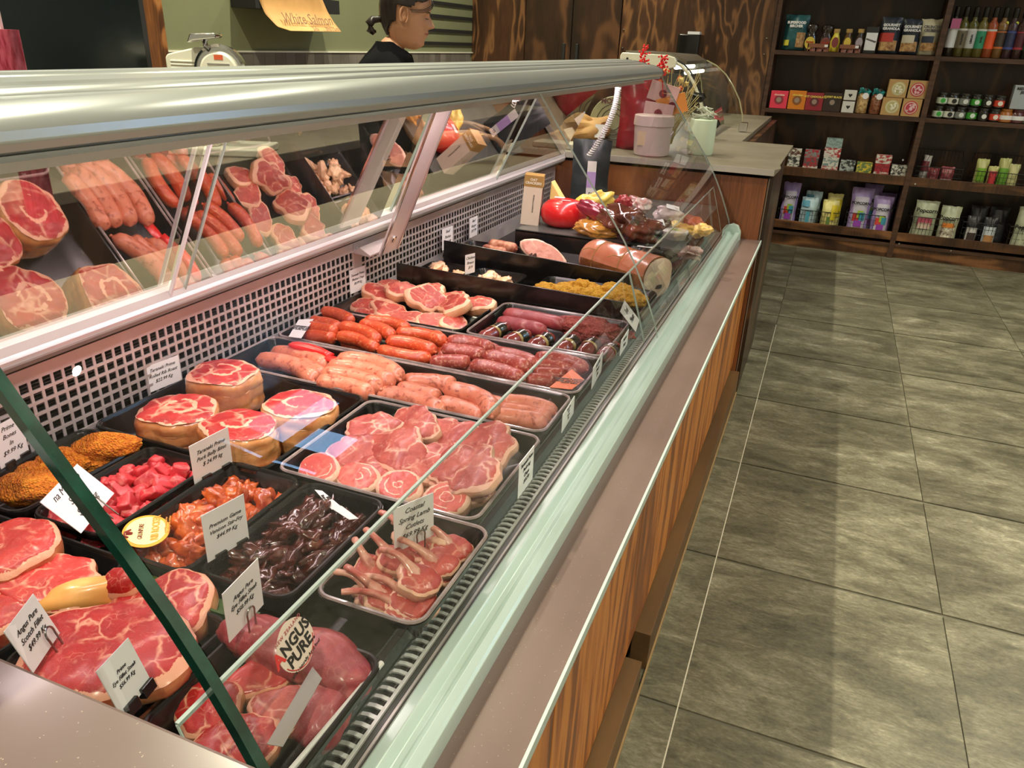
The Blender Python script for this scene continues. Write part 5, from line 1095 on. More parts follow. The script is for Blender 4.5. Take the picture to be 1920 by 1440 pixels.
# ============================================================= the woman behind the case
def build_person():
    hc = CP+ray(788, 84)*3.02      # under the chin
    fw = Vector((.878, .476, 0)).normalized(); sd_ = Vector((-fw.y, fw.x, 0)); 
    t = thing('person', 'woman with dark tied-back hair in a black t-shirt looking down behind the case', 'person', (hc.x-.12, hc.y-.05, 0))
    ztab = [(-.012, .045, -.030, .030), (0, .066, -.045, .040), (.012, .080, -.055, .046), (.026, .079, -.066, .051), (.038, .081, -.076, .055), (.046, .084, -.082, .058), (.054, .080, -.087, .061), (.062, .084, -.091, .063), (.072, .080, -.095, .066), (.084, .082, -.099, .069), (.10, .080, -.102, .072), (.114, .077, -.104, .074), (.126, .082, -.104, .076), (.14, .087, -.102, .077), (.16, .086, -.096, .075), (.18, .078, -.084, .067), (.198, .062, -.066, .053), (.212, .040, -.042, .034), (.220, .012, -.012, .010)]
    def itp(z, k):
        for a, b in zip(ztab[:-1], ztab[1:]):
            if z <= b[0]:
                w = (z-a[0])/(b[0]-a[0]); return a[k]*(1-w)+b[k]*w
        return ztab[-1][k]
    g = lambda x, m_, s_: math.exp(-((x-m_)/s_)**2)
    Mh = Matrix((fw, sd_, Vector((0, 0, 1)))).transposed().to_4x4(); Mh.translation = hc-fw*.066
    Mh = Mh @ Matrix.Rotation(radians(10), 4, 'Y')
    def hp(z, th, off=0):
        fr_, bk, wd = itp(z, 1), itp(z, 2), itp(z, 3); cx = cos(th); sy = sin(th)
        n = 2.3; x = (abs(cx)**(2/n))*(fr_ if cx > 0 else -bk)*(1 if cx > 0 else -1); y = (abs(sy)**(2/n))*wd*(1 if sy > 0 else -1)
        if cx > 0 and not off:
            a = math.atan2(sy, cx)
            nose = (.024*g(z, .082, .011)+.017*g(z, .098, .013)+.008*g(z, .112, .010))*g(a, 0, .16)+.006*g(z, .080, .008)*g(abs(a), .22, .09)
            lips = .006*g(z, .060, .005)*g(a, 0, .26)+.006*g(z, .047, .005)*g(a, 0, .24)
            eye = -.010*g(z, .110, .009)*g(abs(a), .42, .16)+.004*g(z, .128, .006)*g(abs(a), .42, .25)
            x += nose+lips+eye
        r = Vector((x, y, z)); 
        if off: d = Vector((x, y, (z-.10)*.6)).normalized(); r += d*off
        return r
    NT_, NZ = 72, 66; vs = []; fs = []
    for j in range(NZ+1):
        z = -.012+.232*j/NZ
        for i in range(NT_): vs.append(Mh @ hp(z, 2*pi*i/NT_-pi))
    for j in range(NZ):
        for i in range(NT_): i2 = (i+1) % NT_; fs.append((j*NT_+i, j*NT_+i2, (j+1)*NT_+i2, (j+1)*NT_+i))
    head = MB().add(vs, fs)
    # ear: rim, bowl and lobe
    for s_ in (-1, 1):
        e0 = Mh @ Vector((-.012, s_*.070, .098)); X = (Mh.to_3x3() @ Vector((1, 0, 0))); Z = (Mh.to_3x3() @ Vector((0, 0, 1))); Y_ = (Mh.to_3x3() @ Vector((0, s_, 0)))
        rimp = [e0+X*(.015*cos(a)-.003*sin(a))+Z*(.030*sin(a)+.004)+Y_*(.006+.004*sin(a)) for a in [radians(v) for v in range(-60, 250, 20)]]
        head.tube(rimp, [.0035]*4+[.0042]*(len(rimp)-6)+[.0045, .0055], 8)
        head.blob(e0+Z*.002-X*.001+Y_*.002, (.012, .004, .022), 2, .1, 2, 3, Mh.to_3x3())
    # skeleton grown with skin
    nk = Mh @ Vector((-.035, 0, .03)); base = Vector((hc.x, hc.y, 0))-fw*.115
    J = {'pelvis': base+Vector((0, 0, .84))-fw*.02, 'spine': base+Vector((0, 0, 1.0))-fw*.03, 'chest': base+Vector((0, 0, 1.17))-fw*.03, 'neck0': base+Vector((0, 0, 1.275))-fw*.01, 'neck1': nk}
    V = []; E = []; Rr = []
    def j(p, r): V.append(Vector(p)); Rr.append(r); return len(V)-1
    pe = j(J['pelvis'], (.13, .10)); sp = j(J['spine'], (.12, .095)); ch = j(J['chest'], (.13, .10)); n0 = j(J['neck0'], (.062, .055)); n1 = j(J['neck1'], (.050, .048))
    E += [(pe, sp), (sp, ch), (ch, n0), (n0, n1)]
    hands = []
    for s_ in (1, -1):
        sh = base+sd_*s_*.155+Vector((0, 0, 1.235))-fw*.01; el = sh+fw*.12+sd_*s_*.05+Vector((0, 0, -.25)); wr_ = el+fw*.20-sd_*s_*.02+Vector((0, 0, .03)); pm = wr_+fw*.07-sd_*s_*.01+Vector((0, 0, -.006))
        a = j(sh, (.052, .05)); b = j(sh*.5+el*.5, (.043, .043)); c_ = j(el, (.036, .036)); d = j(el*.5+wr_*.5, (.035, .033)); e = j(wr_, (.024, .021)); f = j(wr_*.45+pm*.55, (.034, .016)); E += [(ch, a), (a, b), (b, c_), (c_, d), (d, e), (e, f)]
        for k, (oy, ln) in enumerate(((-.028, .060), (-.010, .072), (.009, .069), (.027, .055))):
            p0 = pm+sd_*oy+Vector((0, 0, .002)); q0 = j(p0, (.0095, .009)); q1 = j(p0+fw*ln*.45+Vector((0, 0, -.006)), (.0085, .008)); q2 = j(p0+fw*ln*.8+Vector((0, 0, -.024)), (.0078, .0075)); q3 = j(p0+fw*ln*.95+Vector((0, 0, -.042)), (.007, .0068)); E += [(f, q0), (q0, q1), (q1, q2), (q2, q3)]
        tb_ = wr_+fw*.025-sd_*s_*.030; q0 = j(tb_, (.012, .011)); q1 = j(tb_+fw*.030-sd_*s_*.014+Vector((0, 0, -.012)), (.0095, .009)); q2 = j(tb_+fw*.055-sd_*s_*.010+Vector((0, 0, -.026)), (.008, .008)); E += [(f, q0), (q0, q1), (q1, q2)]
    for s_ in (1, -1):
        hp_ = base+sd_*s_*.09+Vector((0, 0, .80)); kn = base+sd_*s_*.095+Vector((0, 0, .45))+fw*.02; an = base+sd_*s_*.10+Vector((0, 0, .09))-fw*.02; to = an+fw*.15+Vector((0, 0, -.055))
        a = j(hp_, (.085, .085)); b = j(kn, (.055, .055)); c_ = j(an, (.038, .038)); d = j(to, (.035, .025)); E += [(pe, a), (a, b), (b, c_), (c_, d)]
    me = bpy.data.meshes.new('sk'); me.from_pydata(V, E, []); o = bpy.data.objects.new('sk', me); COL.objects.link(o)
    md = o.modifiers.new('skin', 'SKIN'); sv = me.skin_vertices[0].data
    for i, r in enumerate(Rr): sv[i].radius = r
    sv[0].use_root = True
    o.modifiers.new('sub', 'SUBSURF').levels = 2; bpy.context.view_layer.update()
    dg = bpy.context.evaluated_depsgraph_get(); bm_ = bpy.data.meshes.new_from_object(o.evaluated_get(dg)); bpy.data.objects.remove(o)
    body = MB().add([v.co.copy() for v in bm_.vertices], [tuple(p.vertices) for p in bm_.polygons]); body.add(head.v, head.f); body.build('body', 'skin', t, ang=180)
    # t-shirt: elliptical torso rings plus short sleeves
    UP = .062
    rings = [(.80, .145, .115, -.03), (.92, .135, .105, -.03), (1.04, .145, .115, -.03), (1.13, .165, .125, -.025), (1.19, .178, .115, -.02), (1.225, .160, .095, -.01), (1.25, .120, .080, 0), (1.268, .088, .075, .01), (1.278, .072, .070, .012)]
    vs = []; fs = []; N_ = 40
    for (z, w, d, o_) in rings:
        for k in range(N_):
            a = 2*pi*k/N_; dz = -.045*max(0, cos(a)) if z > 1.26 else (-.02*max(0, cos(a)) if z > 1.24 else 0)
            vs.append(base+fw*(o_+d*cos(a))+sd_*(w*sin(a))+Vector((0, 0, z+dz+(UP if z > 1 else 0)+.003*noise.noise(Vector((cos(a)*3, sin(a)*3, z*12))))))
    for i in range(len(rings)-1):
        for k in range(N_): k2 = (k+1) % N_; fs.append((i*N_+k, i*N_+k2, (i+1)*N_+k2, (i+1)*N_+k))
    sh_ = MB().add(vs, fs)
    for s_ in (1, -1):
        s0 = base+sd_*s_*.12+Vector((0, 0, 1.195+UP)); s1 = base+sd_*s_*.165+Vector((0, 0, 1.165+UP)); s2 = base+sd_*s_*.20+fw*.05+Vector((0, 0, 1.05+UP*.7)); sh_.tube([s0, s1, s1*.5+s2*.5, s2], [.062, .066, .063, .062], 20, cap=False)
    sh_.build('t_shirt', 'cloth', t, ang=180)
    tr = MB()
    for s_ in (1, -1): tr.tube([base+sd_*s_*.06+Vector((0, 0, .86)), base+sd_*s_*.095+Vector((0, 0, .72)), base+sd_*s_*.1+fw*.02+Vector((0, 0, .45)), base+sd_*s_*.105+Vector((0, 0, .06))], [.11, .105, .075, .065], 20)
    tr.build('trousers', plain((.02, .02, .025), .8), t, ang=180)
    # hair
    vs = []; fs = []; keep = {}
    for j_ in range(NZ+1):
        z = -.012+.240*j_/NZ
        for i in range(NT_):
            th = 2*pi*i/NT_-pi; zz = min(z, .2199); vs.append(Mh @ (hp(zz, th, .010+.003*noise.noise(Vector((th*9, zz*8, 3))))+Vector((0, 0, .004))))
    def on(z, th):
        a = abs(th)
        lim = 1.80+(.085-z)*14 if z > .02 else 9
        if z > .085: lim = 1.75-(z-.085)/.10*.62
        if z > .150: lim = 1.15-(z-.150)/.05*1.15
        if .075 < z < .125 and a < 1.95: return False
        return a > lim
    for j_ in range(NZ):
        for i in range(NT_):
            z = -.012+.240*(j_+.5)/NZ; th = 2*pi*(i+.5)/NT_-pi
            if on(z, th): i2 = (i+1) % NT_; fs.append((j_*NT_+i, j_*NT_+i2, (j_+1)*NT_+i2, (j_+1)*NT_+i))
    hm = MB().add(vs, fs); ho = hm.build('hair', 'hair', t, ang=180); so = ho.modifiers.new('th', 'SOLIDIFY'); so.thickness = .012; so.offset = -1
    def hq(x, y, z): return Mh @ Vector((x, y, z))
    MB().tube([hq(-.088, 0, .075), hq(-.108, -.005, .068), hq(-.128, -.012, .062), hq(-.140, -.014, .044), hq(-.136, -.014, .026), hq(-.120, -.014, .018), hq(-.110, -.014, .024)], [.018, .012, .015, .017, .016, .012, .004], 12).build('ponytail', 'hair', ho, ang=180)
    sp_ = [(.084, -.026, .176), (.092, -.036, .162), (.088, -.052, .146), (.074, -.066, .133), (.055, -.075, .125), (.034, -.080, .120), (.012, -.081, .118)]
    for k in range(3): MB().tube([hq(x-.003*k, y_, z+.004*k) for x, y_, z in sp_], [.0016, .0018, .0018, .0016, .0014, .0012, .0010], 5).build('loose_strand', 'hair', ho, ang=180)
    for s_ in (-1, 1):
        MB().tube([hq(.069, s_*.045, .1085), hq(.076, s_*.035, .1065), hq(.081, s_*.024, .1075)], [.001, .0022, .001], 6).build('eyelashes', 'hair', t)
        MB().tube([hq(.066, s_*.052, .126), hq(.079, s_*.038, .131), hq(.088, s_*.020, .128)], [.001, .0026, .0018], 6).build('eyebrow', 'hair', t)
    MB().tube([hq(.070, -.030, .0535), hq(.084, -.016, .0545), hq(.0885, 0, .0545), hq(.084, .016, .0545), hq(.070, .030, .0535)], [.001, .0028, .0034, .0028, .001], 6).build('lips', plain((.45, .13, .10), .45), t)
build_person()

# ============================================================= wall shelves
SY = 6.2
su = thing('shelving_unit', 'dark stained timber wall shelving with angled lower bins', 'shelving', (.5, 6.35, 0))
XL, XD, XR = -.475, .556, 1.62
MB().box((-.507, SY, 0), (XL, 6.51, 2.6)).build('side_panel', 'edge_wood', su, smooth=False, bevel=.001)
MB().box((XD, SY-.004, 0), (XD+.035, 6.51, 2.6)).build('divider', 'edge_wood', su, smooth=False, bevel=.001)
MB().box((XR, SY, 0), (XR+.035, 6.51, 2.6)).build('side_panel', 'edge_wood', su, smooth=False)
for x0, x1 in ((XL, XD), (XD+.035, XR)):
    MB().box((x0, 6.495, .10), (x1, 6.515, 2.6)).build('back_panel', 'ply_dark', su, smooth=False)
    for z in (1.372, .982, 1.78): MB().box((x0, SY, z-.028), (x1, 6.495, z)).build('shelf', 'edge_wood', su, smooth=False, bevel=.001)
    for z, zb in ((.585, .522), (.188, .128)):
        MB().box((x0, SY+.002, zb), (x1, SY+.02, z)).build('apron', 'apron', su, smooth=False, bevel=.001)
        MB().box((x0, SY+.02, zb), (x1, 6.495, zb+.012)).build('bin_floor', 'ply_dark', su, smooth=False)
    MB().box((x0, SY, .085), (x1, SY+.20, .105)).build('rail', 'edge_wood', su, smooth=False)
    MB().box((x0, SY+.012, .0), (x1, SY+.03, .085)).build('kickboard', 'ply_end' if 0 else 'apron', su, smooth=False)
for px, py in ((1686, 457), (1783, 470), (1693, 300), (1716, 345)):
    p = aty(px, py, SY-.001); MB().setM(frame(p, (1, 0, 0), (0, 0, 1))).lathe([(.006, 0), (.006, .002)], (0, 0, 0), 10).build('screw_head', 'chrome', su)
def sx(px, py, y=6.23): return aty(px, py, y).x
def sz(px, py, y=6.23): return aty(px, py, y).z
def goods_box(px0, px1, pyb, pyt, z, mat, label, group, nm='carton', depth=.05, y=6.215, lines=None, ink='ink', tsz=.02, cat='box', disc=None, dcol=None):
    x0, x1 = sx(px0, pyb, y), sx(px1, pyb, y); h = sz((px0+px1)/2, pyt, y)-z
    t = thing(nm, label, cat, ((x0+x1)/2, y+depth/2, z), 0, group)
    MB().box((x0, y, z+.001), (x1, y+depth, z+h)).build('carton_body', mat, t, smooth=False, bevel=.0015)
    if disc:
        r = (x1-x0)*disc; cc = ((x0+x1)/2, y-.0005, z+h*.5)
        for k, (s_, cl) in enumerate(dcol): m = MB(); m.M = frame((cc[0], cc[1]-.0006*k, cc[2]), (1, 0, 0), (0, 0, 1)); m.lathe([(r*s_, 0), (r*s_, .0006)], (0, 0, 0), 20, cap=True).build('printed_disc', plain(cl, .5), t)
    if lines: text('\n'.join(lines), tsz, ink, t, frame(((x0+x1)/2, y-.0015, z+h*.78), (1, 0, 0), (0, 0, 1)), bold=.0008)
    return t, x0, x1, h
YEL = plain((.85, .65, .12), .5)
# --- second shelf left: chocolate cartons
Z2 = .983
for px0, px1, col, nm_, ln, ik in ((1441, 1473, (.82, .05, .10), 'pink-red', ['chocolate'], plain((.95, .6, .5), .5)), (1475, 1507, (.72, .22, .02), 'orange', ['chocolate'], YEL), (1508, 1540, (.32, .025, .04), 'maroon', ['HOT CHOCOLATE'], YEL), (1541, 1574, (.045, .025, .02), 'dark brown', ['SHORT BLACK'], YEL)):
    t, x0, x1, h = goods_box(px0, px1, 206, 170 if px0 < 1500 else 174, Z2, plain(col, .4), nm_+' chocolate carton on the second shelf', 'chocolate cartons', lines=ln, ink=ik, tsz=.018, disc=.27, dcol=[(1, tuple(c*.35+.02 for c in col)), (.55, (.35, .25, .2))])
for pyb, pyt, z, lb in ((208, 188, Z2, 'lower small white carton with a black heart'), (188, 168, Z2+.083, 'upper small white carton with a black heart')):
    t, x0, x1, h = goods_box(1577, 1600, 208, 190 if z == Z2 else 169, z, plain((.72, .70, .66), .5), lb, 'small white cartons', depth=.08)
    xc = (x0+x1)/2; m = MB(); m.M = frame((xc, 6.2145, z+h*.5), (1, 0, 0), (0, 0, 1)); m.add([(0, -.014, 0), (.014, .004, 0), (.007, .012, 0), (0, .006, 0), (-.007, .012, 0), (-.014, .004, 0)], [(0, 1, 2, 3, 4, 5)]).build('heart_print', 'ink', t, smooth=False)
# kraft cartons 2 x 2
for i, (px0, px1) in enumerate(((1650, 1684), (1685, 1719))):
    for j in range(2):
        z = Z2+.118*j; cl = (.62, .55, .25) if i == 0 else (.62, .06, .10)
        x0 = sx(px0, 212)+.004*j; t = thing('kraft_carton', '%s kraft carton with a %s round print' % (('lower', 'upper')[j], ('cream', 'pink-red')[i]), 'box', (x0+.06, 6.27, z), 0, 'kraft cartons')
        MB().box((x0+j*.012, 6.215, z+.001), (x0+.131+j*.012, 6.33, z+.116)).build('carton_body', plain((.55, .33, .13), .6), t, smooth=False, bevel=.0015)
        cx = x0+.066+j*.012
        for k, (r, c_) in enumerate(((.045, cl), (.038, (.80, .72, .55)), (.033, tuple(v*.9 for v in cl)))): m = MB(); m.M = frame((cx, 6.2145-.0007*k, z+.058), (1, 0, 0), (0, 0, 1)); m.lathe([(r, 0), (r, .0006)], (0, 0, 0), 22).build('printed_disc', plain(c_, .5), t)
        rd = random.Random(i*2+j); m = MB()
        for k in range(14): m.blob((cx+rd.uniform(-.022, .022), 6.211, z+.058+rd.uniform(-.022, .022)), (.008, .002, .007), k, .3, 2, 1)
        m.build('popcorn_print', plain((.90, .85, .66) if i == 0 else (.88, .55, .60), .6), t)
# nut bottles with teal ribbon
for i, (px, lb, c1, c2) in enumerate(((1614, 'bottle of pale nuts tied with a teal ribbon', (.35, .16, .05), (.78, .55, .25)), (1640, 'bottle of dark berries tied with a teal ribbon', (.12, .02, .01), (.40, .16, .08)))):
    x = sx(px, 206); t = thing('ribbon_jar', lb, 'jar', (x, 6.26, Z2), 0, 'ribboned jars')
    MB().lathe([(.034, 0), (.038, .004), (.038, .11), (.030, .128), (.020, .135), (.020, .152)], (x, 6.26, Z2+.001), 20).build('filled_glass', two('nut_mix_%d' % i, c1, c2, 60, .15, 0, 1), t, ang=50)
    MB().lathe([(.022, .152), (.022, .166)], (x, 6.26, Z2), 16).build('lid', plain((.15, .16, .16), .3, .8), t)
    m = MB()
    for k in range(9): a = k*.7; m.blob((x+.026*cos(a), 6.25+.02*sin(a), Z2+.142+.012*sin(a*2)), (.022, .008, .011), k, .4, 2, 2, tilt(a, a*.5, a))
    m.build('ribbon', plain((.02, .26, .27), .4), t)
    MB().setM(frame((x+.012, 6.218, Z2+.118), (1, 0, 0), (0, 0, 1))).lathe([(.021, 0), (.021, .001)], (0, 0, 0), 18).build('round_tag', 'card', t)
# --- jars on the second shelf, right
JC = [((.62, .72, .58), (.05, .40, .06), 'pale green'), ((.72, .72, .66), (.02, .02, .02), 'white with black circle'), ((.22, .24, .23), (.75, .78, .76), 'grey'), ((.04, .32, .03), (.75, .85, .75), 'green'), ((.02, .02, .02), (.82, .84, .82), 'black'), ((.70, .06, .03), (.88, .82, .75), 'red')]
jx0 = sx(1756, 222); jx1 = sx(1861, 232)
for j in range(2):
    for i, (lc, cc, nm_) in enumerate(JC):
        x = jx0+(jx1-jx0)*i/5+.006*j; z = Z2+.086*j
        t = thing('preserve_jar', '%s labelled preserve jar in the %s row' % (nm_, ('lower', 'upper')[j]), 'jar', (x, 6.25, z), 0, 'preserve jars')
        MB().lathe([(.028, 0), (.033, .004), (.033, .058), (.028, .066)], (x, 6.25, z+.001), 20).build('jar_glass', plain((.02, .014, .01), .1, 0, 1), t, ang=50)
        MB().lathe([(.031, .066), (.032, .068), (.032, .080), (.028, .083), (.001, .0832)], (x, 6.25, z), 20).build('lid', plain((.03, .03, .03), .18, 0, 1), t, ang=50)
        MB().lathe([(.0338, .012), (.0338, .050)], (x, 6.25, z), 24, cap=False).build('label', plain(lc, .5), t)
        MB().setM(frame((x+.005, 6.2148, z+.031), (1, 0, 0), (0, 0, 1))).lathe([(.0150, 0), (.0150, .0008)], (0, 0, 0), 18).build('round_mark', plain(cc, .5), t)
for i, (px, c1, lb) in enumerate(((1882, (.40, .13, .02), 'amber preserve jar with a white label under the grey wine box'), (1905, (.10, .02, .03), 'dark red preserve jar with a white label at the shelf edge'), (1926, (.12, .12, .08), 'dark preserve jar cut by the right frame edge'))):
    x = sx(px, 232); t = thing('jam_jar', lb, 'jar', (x, 6.25, Z2), 0, 'jam jars')
    MB().lathe([(.036, 0), (.041, .004), (.041, .060), (.034, .068), (.036, .070), (.036, .084), (.001, .085)], (x, 6.25, Z2+.001), 20).build('jar_glass', plain(c1, .1, 0, 1), t, ang=50)
    MB().lathe([(.0418, .020), (.0418, .046)], (x, 6.25, Z2), 24, cap=False).build('label', 'card', t)
goods_box(1892, 1935, 204, 160, Z2+.088, plain((.42, .46, .50), .5), 'grey carton with a wine bottle print above the jam jars', None, depth=.07, lines=['RED WINE', 'JELLY'], tsz=.022, y=6.225)
t_ = bpy.data.objects['carton']
# --- top shelf
Z1 = 1.373
def goods_pouch(px0, px1, pyt, z, col, label, group, lines=(), ink='card', rz=0, y=6.27, d=.06, patches=(), pyb=None, topw=1.0, tsz=.02, lean=-.05, hh=None, cat='packet', nm='snack_pouch', tz=.72, shear=0):
    pyb = pyb or 98; x0, x1 = sx(px0, pyb, y), sx(px1, pyb, y); w = x1-x0; xc = (x0+x1)/2; h = hh or sz((px0+px1)/2, pyt, y)-z
    t = thing(nm, label, cat, (xc, y, z), 0, group)
    pf_ = pouch((xc, y, z+.002), w, h, d, col if not isinstance(col, tuple) else two('pouch_%s' % label[:18], col, tuple(min(1, c*1.35+.01) for c in col), 9, .4), t, rz, seed=px0 % 17, lean=lean, topw=topw, wave=.006)
    for k, (u0, u1, v0, v1, pc) in enumerate(patches):
        n = 6; vs = []; 
        for jj in range(n+1):
            for ii in range(n+1): vs.append(pf_((u0+(u1-u0)*ii/n)*w, (v0+(v1-v0)*jj/n)*h, .006+.0015*k))
        MB().add(vs, [(jj*(n+1)+ii, jj*(n+1)+ii+1, (jj+1)*(n+1)+ii+1, (jj+1)*(n+1)+ii) for jj in range(n) for ii in range(n)]).build('printed_panel', pc if not isinstance(pc, tuple) else plain(pc, .5), t, ang=180)
    if lines:
        p = pf_(0, h*tz, .012); text('\n'.join(lines), tsz, ink, t, frame(p, (1, rz, 0), (shear, 0, 1)), bold=.0012)
    return t
NUT = two('granola_print', (.25, .10, .03), (.62, .38, .16), 50, .6)
goods_pouch(1463, 1508, 28, Z1, (.01, .075, .085), 'teal stand-up pouch at the left end of the top shelf', None, ['SUPERFOOD', 'BIRCHER'], patches=[(.08, .42, .08, .5, NUT), (-.42, -.2, .12, .28, (.60, .55, .05))], tsz=.022, d=.08)
goods_pouch(1641, 1681, 32, Z1, (.018, .024, .04), 'navy granola pouch with a red panel', 'granola pouches', ['GOURMET', 'GRANOLA'], patches=[(-.42, .40, .08, .36, NUT), (-.46, .2, .32, .56, (.55, .05, .04))], tsz=.022, d=.08)
goods_pouch(1682, 1719, 36, Z1, (.018, .024, .04), 'navy granola pouch with a cream panel', 'granola pouches', ['GOURMET', 'GRANOLA'], patches=[(-.42, .40, .08, .36, NUT), (-.42, .2, .32, .54, (.68, .62, .48))], tsz=.022, d=.08)
goods_pouch(1719, 1755, 36, Z1, (.48, .44, .32), 'cream crumble pouch with a flared top', None, ['CRUNCHY', 'CRUMBLE'], ink=plain((.08, .08, .1), .5), patches=[(-.42, .40, .12, .36, NUT), (-.42, .2, .34, .52, (.03, .04, .07))], tsz=.022, d=.08, topw=1.25)
for i, (px, pyt, c1, lc, lb) in enumerate(((1516, 44, (.02, .012, .01), (.72, .55, .08), 'black squeeze bottle with a yellow oval label'), (1545, 46, (.02, .012, .01), (.22, .06, .05), 'black squeeze bottle with a dark red oval label'))):
    x = sx(px, 92); h = sz(px, pyt)-Z1; t = thing('squeeze_bottle', lb, 'bottle', (x, 6.28, Z1), 0, 'squeeze bottles')
    MB().lathe([(.042, 0), (.046, .006), (.046, h*.45), (.036, h*.62), (.030, h*.68), (.040, h*.74), (.043, h*.9), (.036, h*.98), (.02, h)], (x, 6.28, Z1+.001), 24, 1, .75).build('bottle_body', plain(c1, .08, 0, 1), t, ang=60)
    m = MB(); m.M = frame((x, 6.244, Z1+h*.30), (1, 0, 0), (0, 0, 1)); m.lathe([(.034, 0), (.034, .001)], (0, 0, 0), 24, 1, 1.2).build('oval_label', plain(lc, .5), t)
    text('honey', .020, plain((.5, .05, .02), .5), t, frame((x, 6.242, Z1+h*.34), (1, 0, 0), (0, 0, 1)), bold=.001)
for i, (px, lc, bc, lb) in enumerate(((1563, (.25, .05, .05), (.75, .60, .05), 'slim bottle with a maroon shield label'), (1586, (.75, .55, .08), (.12, .06, .02), 'slim bottle with a yellow oval label'), (1608, (.45, .38, .45), (.06, .04, .03), 'slim bottle with a lilac label'))):
    x = sx(px, 93); h = sz(px, 54)-Z1; t = thing('sauce_bottle', lb, 'bottle', (x, 6.25, Z1), 0, 'slim sauce bottles')
    MB().lathe([(.028, 0), (.032, .004), (.032, h*.45), (.022, h*.68), (.017, h*.76), (.017, h*.84)], (x, 6.25, Z1+.001), 20).build('bottle_body', plain(bc, .08, 0, 1), t, ang=60)
    MB().lathe([(.019, h*.84), (.020, h*.86), (.020, h)], (x, 6.25, Z1), 16).build('cap', plain((.55, .35, .12), .4), t)
    m = MB(); m.M = frame((x, 6.217, Z1+h*.42), (1, 0, 0), (0, 0, 1)); m.lathe([(.022, 0), (.022, .001)], (0, 0, 0), 20, 1, 1.5).build('label', plain(lc, .5), t)
for px0, px1 in ((1513, 1553), (1571, 1611)):
    x0, x1 = sx(px0, 95), sx(px1, 95); t = thing('display_tray', 'small reddish wooden tray holding jars, %s' % ('left one' if px0 < 1550 else 'under the slim bottles'), 'tray', ((x0+x1)/2, 6.215, Z1), 0, 'small wooden display trays')
    MB().box((x0, 6.203, Z1+.025), (x1, 6.208, Z1+.050)).build('front_board', plain((.27, .10, .055), .6), t, smooth=False); MB().box((x0, 6.203, Z1+.001), (x0+.006, 6.212, Z1+.05)).build('side', plain((.27, .10, .055), .6), t, smooth=False)
    MB().box((x1-.006, 6.203, Z1+.001), (x1, 6.212, Z1+.05)).build('side', plain((.27, .10, .055), .6), t, smooth=False)
    for k in range(3): MB().lathe([(.018, 0), (.018, .02), (.014, .024)], (x0+.035+k*.045, 6.215, Z1), 14, 1, .3).build('small_jar', plain((.30, .10, .08), .2, 0, 1), t)
    MB().box((x1-.03, 6.2015, Z1+.03), (x1-.008, 6.203, Z1+.045)).build('price_sticker', 'card', t, smooth=False)
t, x0, x1, h = goods_box(1617, 1640, 97, 50, Z1, plain((.03, .03, .032), .4), 'black bottle-shaped carton with a white label beside the granola', None, depth=.07, y=6.23)
MB().box((x0+.004, 6.2285, Z1+.02), (x1-.002, 6.23, Z1+h*.78)).build('label', 'card', t, smooth=False); text('coconut', .02, 'ink', t, frame(((x0+x1)/2, 6.228, Z1+h*.5), (1, 0, -.3), (.3, 0, 1)), bold=.001)
BC = [((.70, .70, .68), 'white labelled sauce bottle with a pink neck tag', (.02, .015, .01)), ((.16, .13, .08), 'olive brown labelled sauce bottle', (.10, .09, .02)), ((.52, .52, .52), 'silver grey labelled sauce bottle', (.10, .09, .02)), ((.02, .28, .15), 'green labelled sauce bottle', (.14, .11, .02)), ((.80, .09, .02), 'bright orange-red labelled sauce bottle', (.35, .07, .02)), ((.05, .03, .02), 'black and orange labelled sauce bottle', (.22, .11, .03)), ((.02, .03, .09), 'navy labelled sauce bottle', (.05, .02, .03)), ((.08, .01, .02), 'dark red labelled sauce bottle', (.05, .02, .02)), ((.02, .10, .06), 'dark green labelled sauce bottle at the frame edge', (.02, .03, .02))]
bx0, bx1 = sx(1776, 104), sx(1903, 110)
for i, (lc, lb, bc) in enumerate(BC):
    x = bx0+(bx1-bx0)*i/7; h = .305; t = thing('dressing_bottle', lb, 'bottle', (x, 6.26, Z1), 0, 'dressing bottles on the top shelf')
    MB().lathe([(.026, 0), (.031, .004), (.031, .195), (.027, .208), (.016, .220), (.0145, .226), (.0145, .244)], (x, 6.26, Z1+.001), 20).build('bottle_body', plain(bc, .06, 0, 1), t, ang=60)
    MB().lathe([(.017, .242), (.018, .244), (.0175, .300), (.014, .304), (.001, .305)], (x, 6.26, Z1), 16).build('cap', 'black', t)
    MB().lathe([(.0318, .055), (.0318, .170)], (x, 6.26, Z1), 24, cap=False).build('label', plain(lc, .4, 0, .3), t)
    if i in (5, 6, 7): MB().lathe([(.0322, .058), (.0322, .070)], (x, 6.26, Z1), 24, cap=False).build('label_band', plain([(.60, .16, .03), (.06, .08, .30), (.40, .03, .05)][i-5], .4), t); MB().lathe([(.0322, .155), (.0322, .162)], (x, 6.26, Z1), 24, cap=False).build('label_band', plain([(.60, .16, .03), (.06, .08, .30), (.40, .03, .05)][i-5], .4), t)
    elif i > 0 and i < 5: MB().lathe([(.0321, .160), (.0321, .172)], (x, 6.26, Z1), 24, cap=False).build('label_top', plain((.62, .62, .60), .4), t); text(['', 'BALSAMIC', 'LEMON', 'BASIL', ''][i], .016, 'ink', t, frame((x+.004, 6.228, Z1+.11), (0, 0, 1), (-1, 0, 0)), bold=.001)
    if i == 0: MB().cbox((x+.004, 6.222, Z1+.20), (.055, .002, .06)).build('pink_tag', plain((.50, .12, .25), .5), t, smooth=False)
    if i in (5, 6): MB().setM(frame((x+.016, 6.243, Z1+.212), (1, 0, 0), (0, 0, 1))).lathe([(.010, 0), (.010, .001)], (0, 0, 0), 14).build('round_sticker', plain((.60, .62, .05), .5), t)
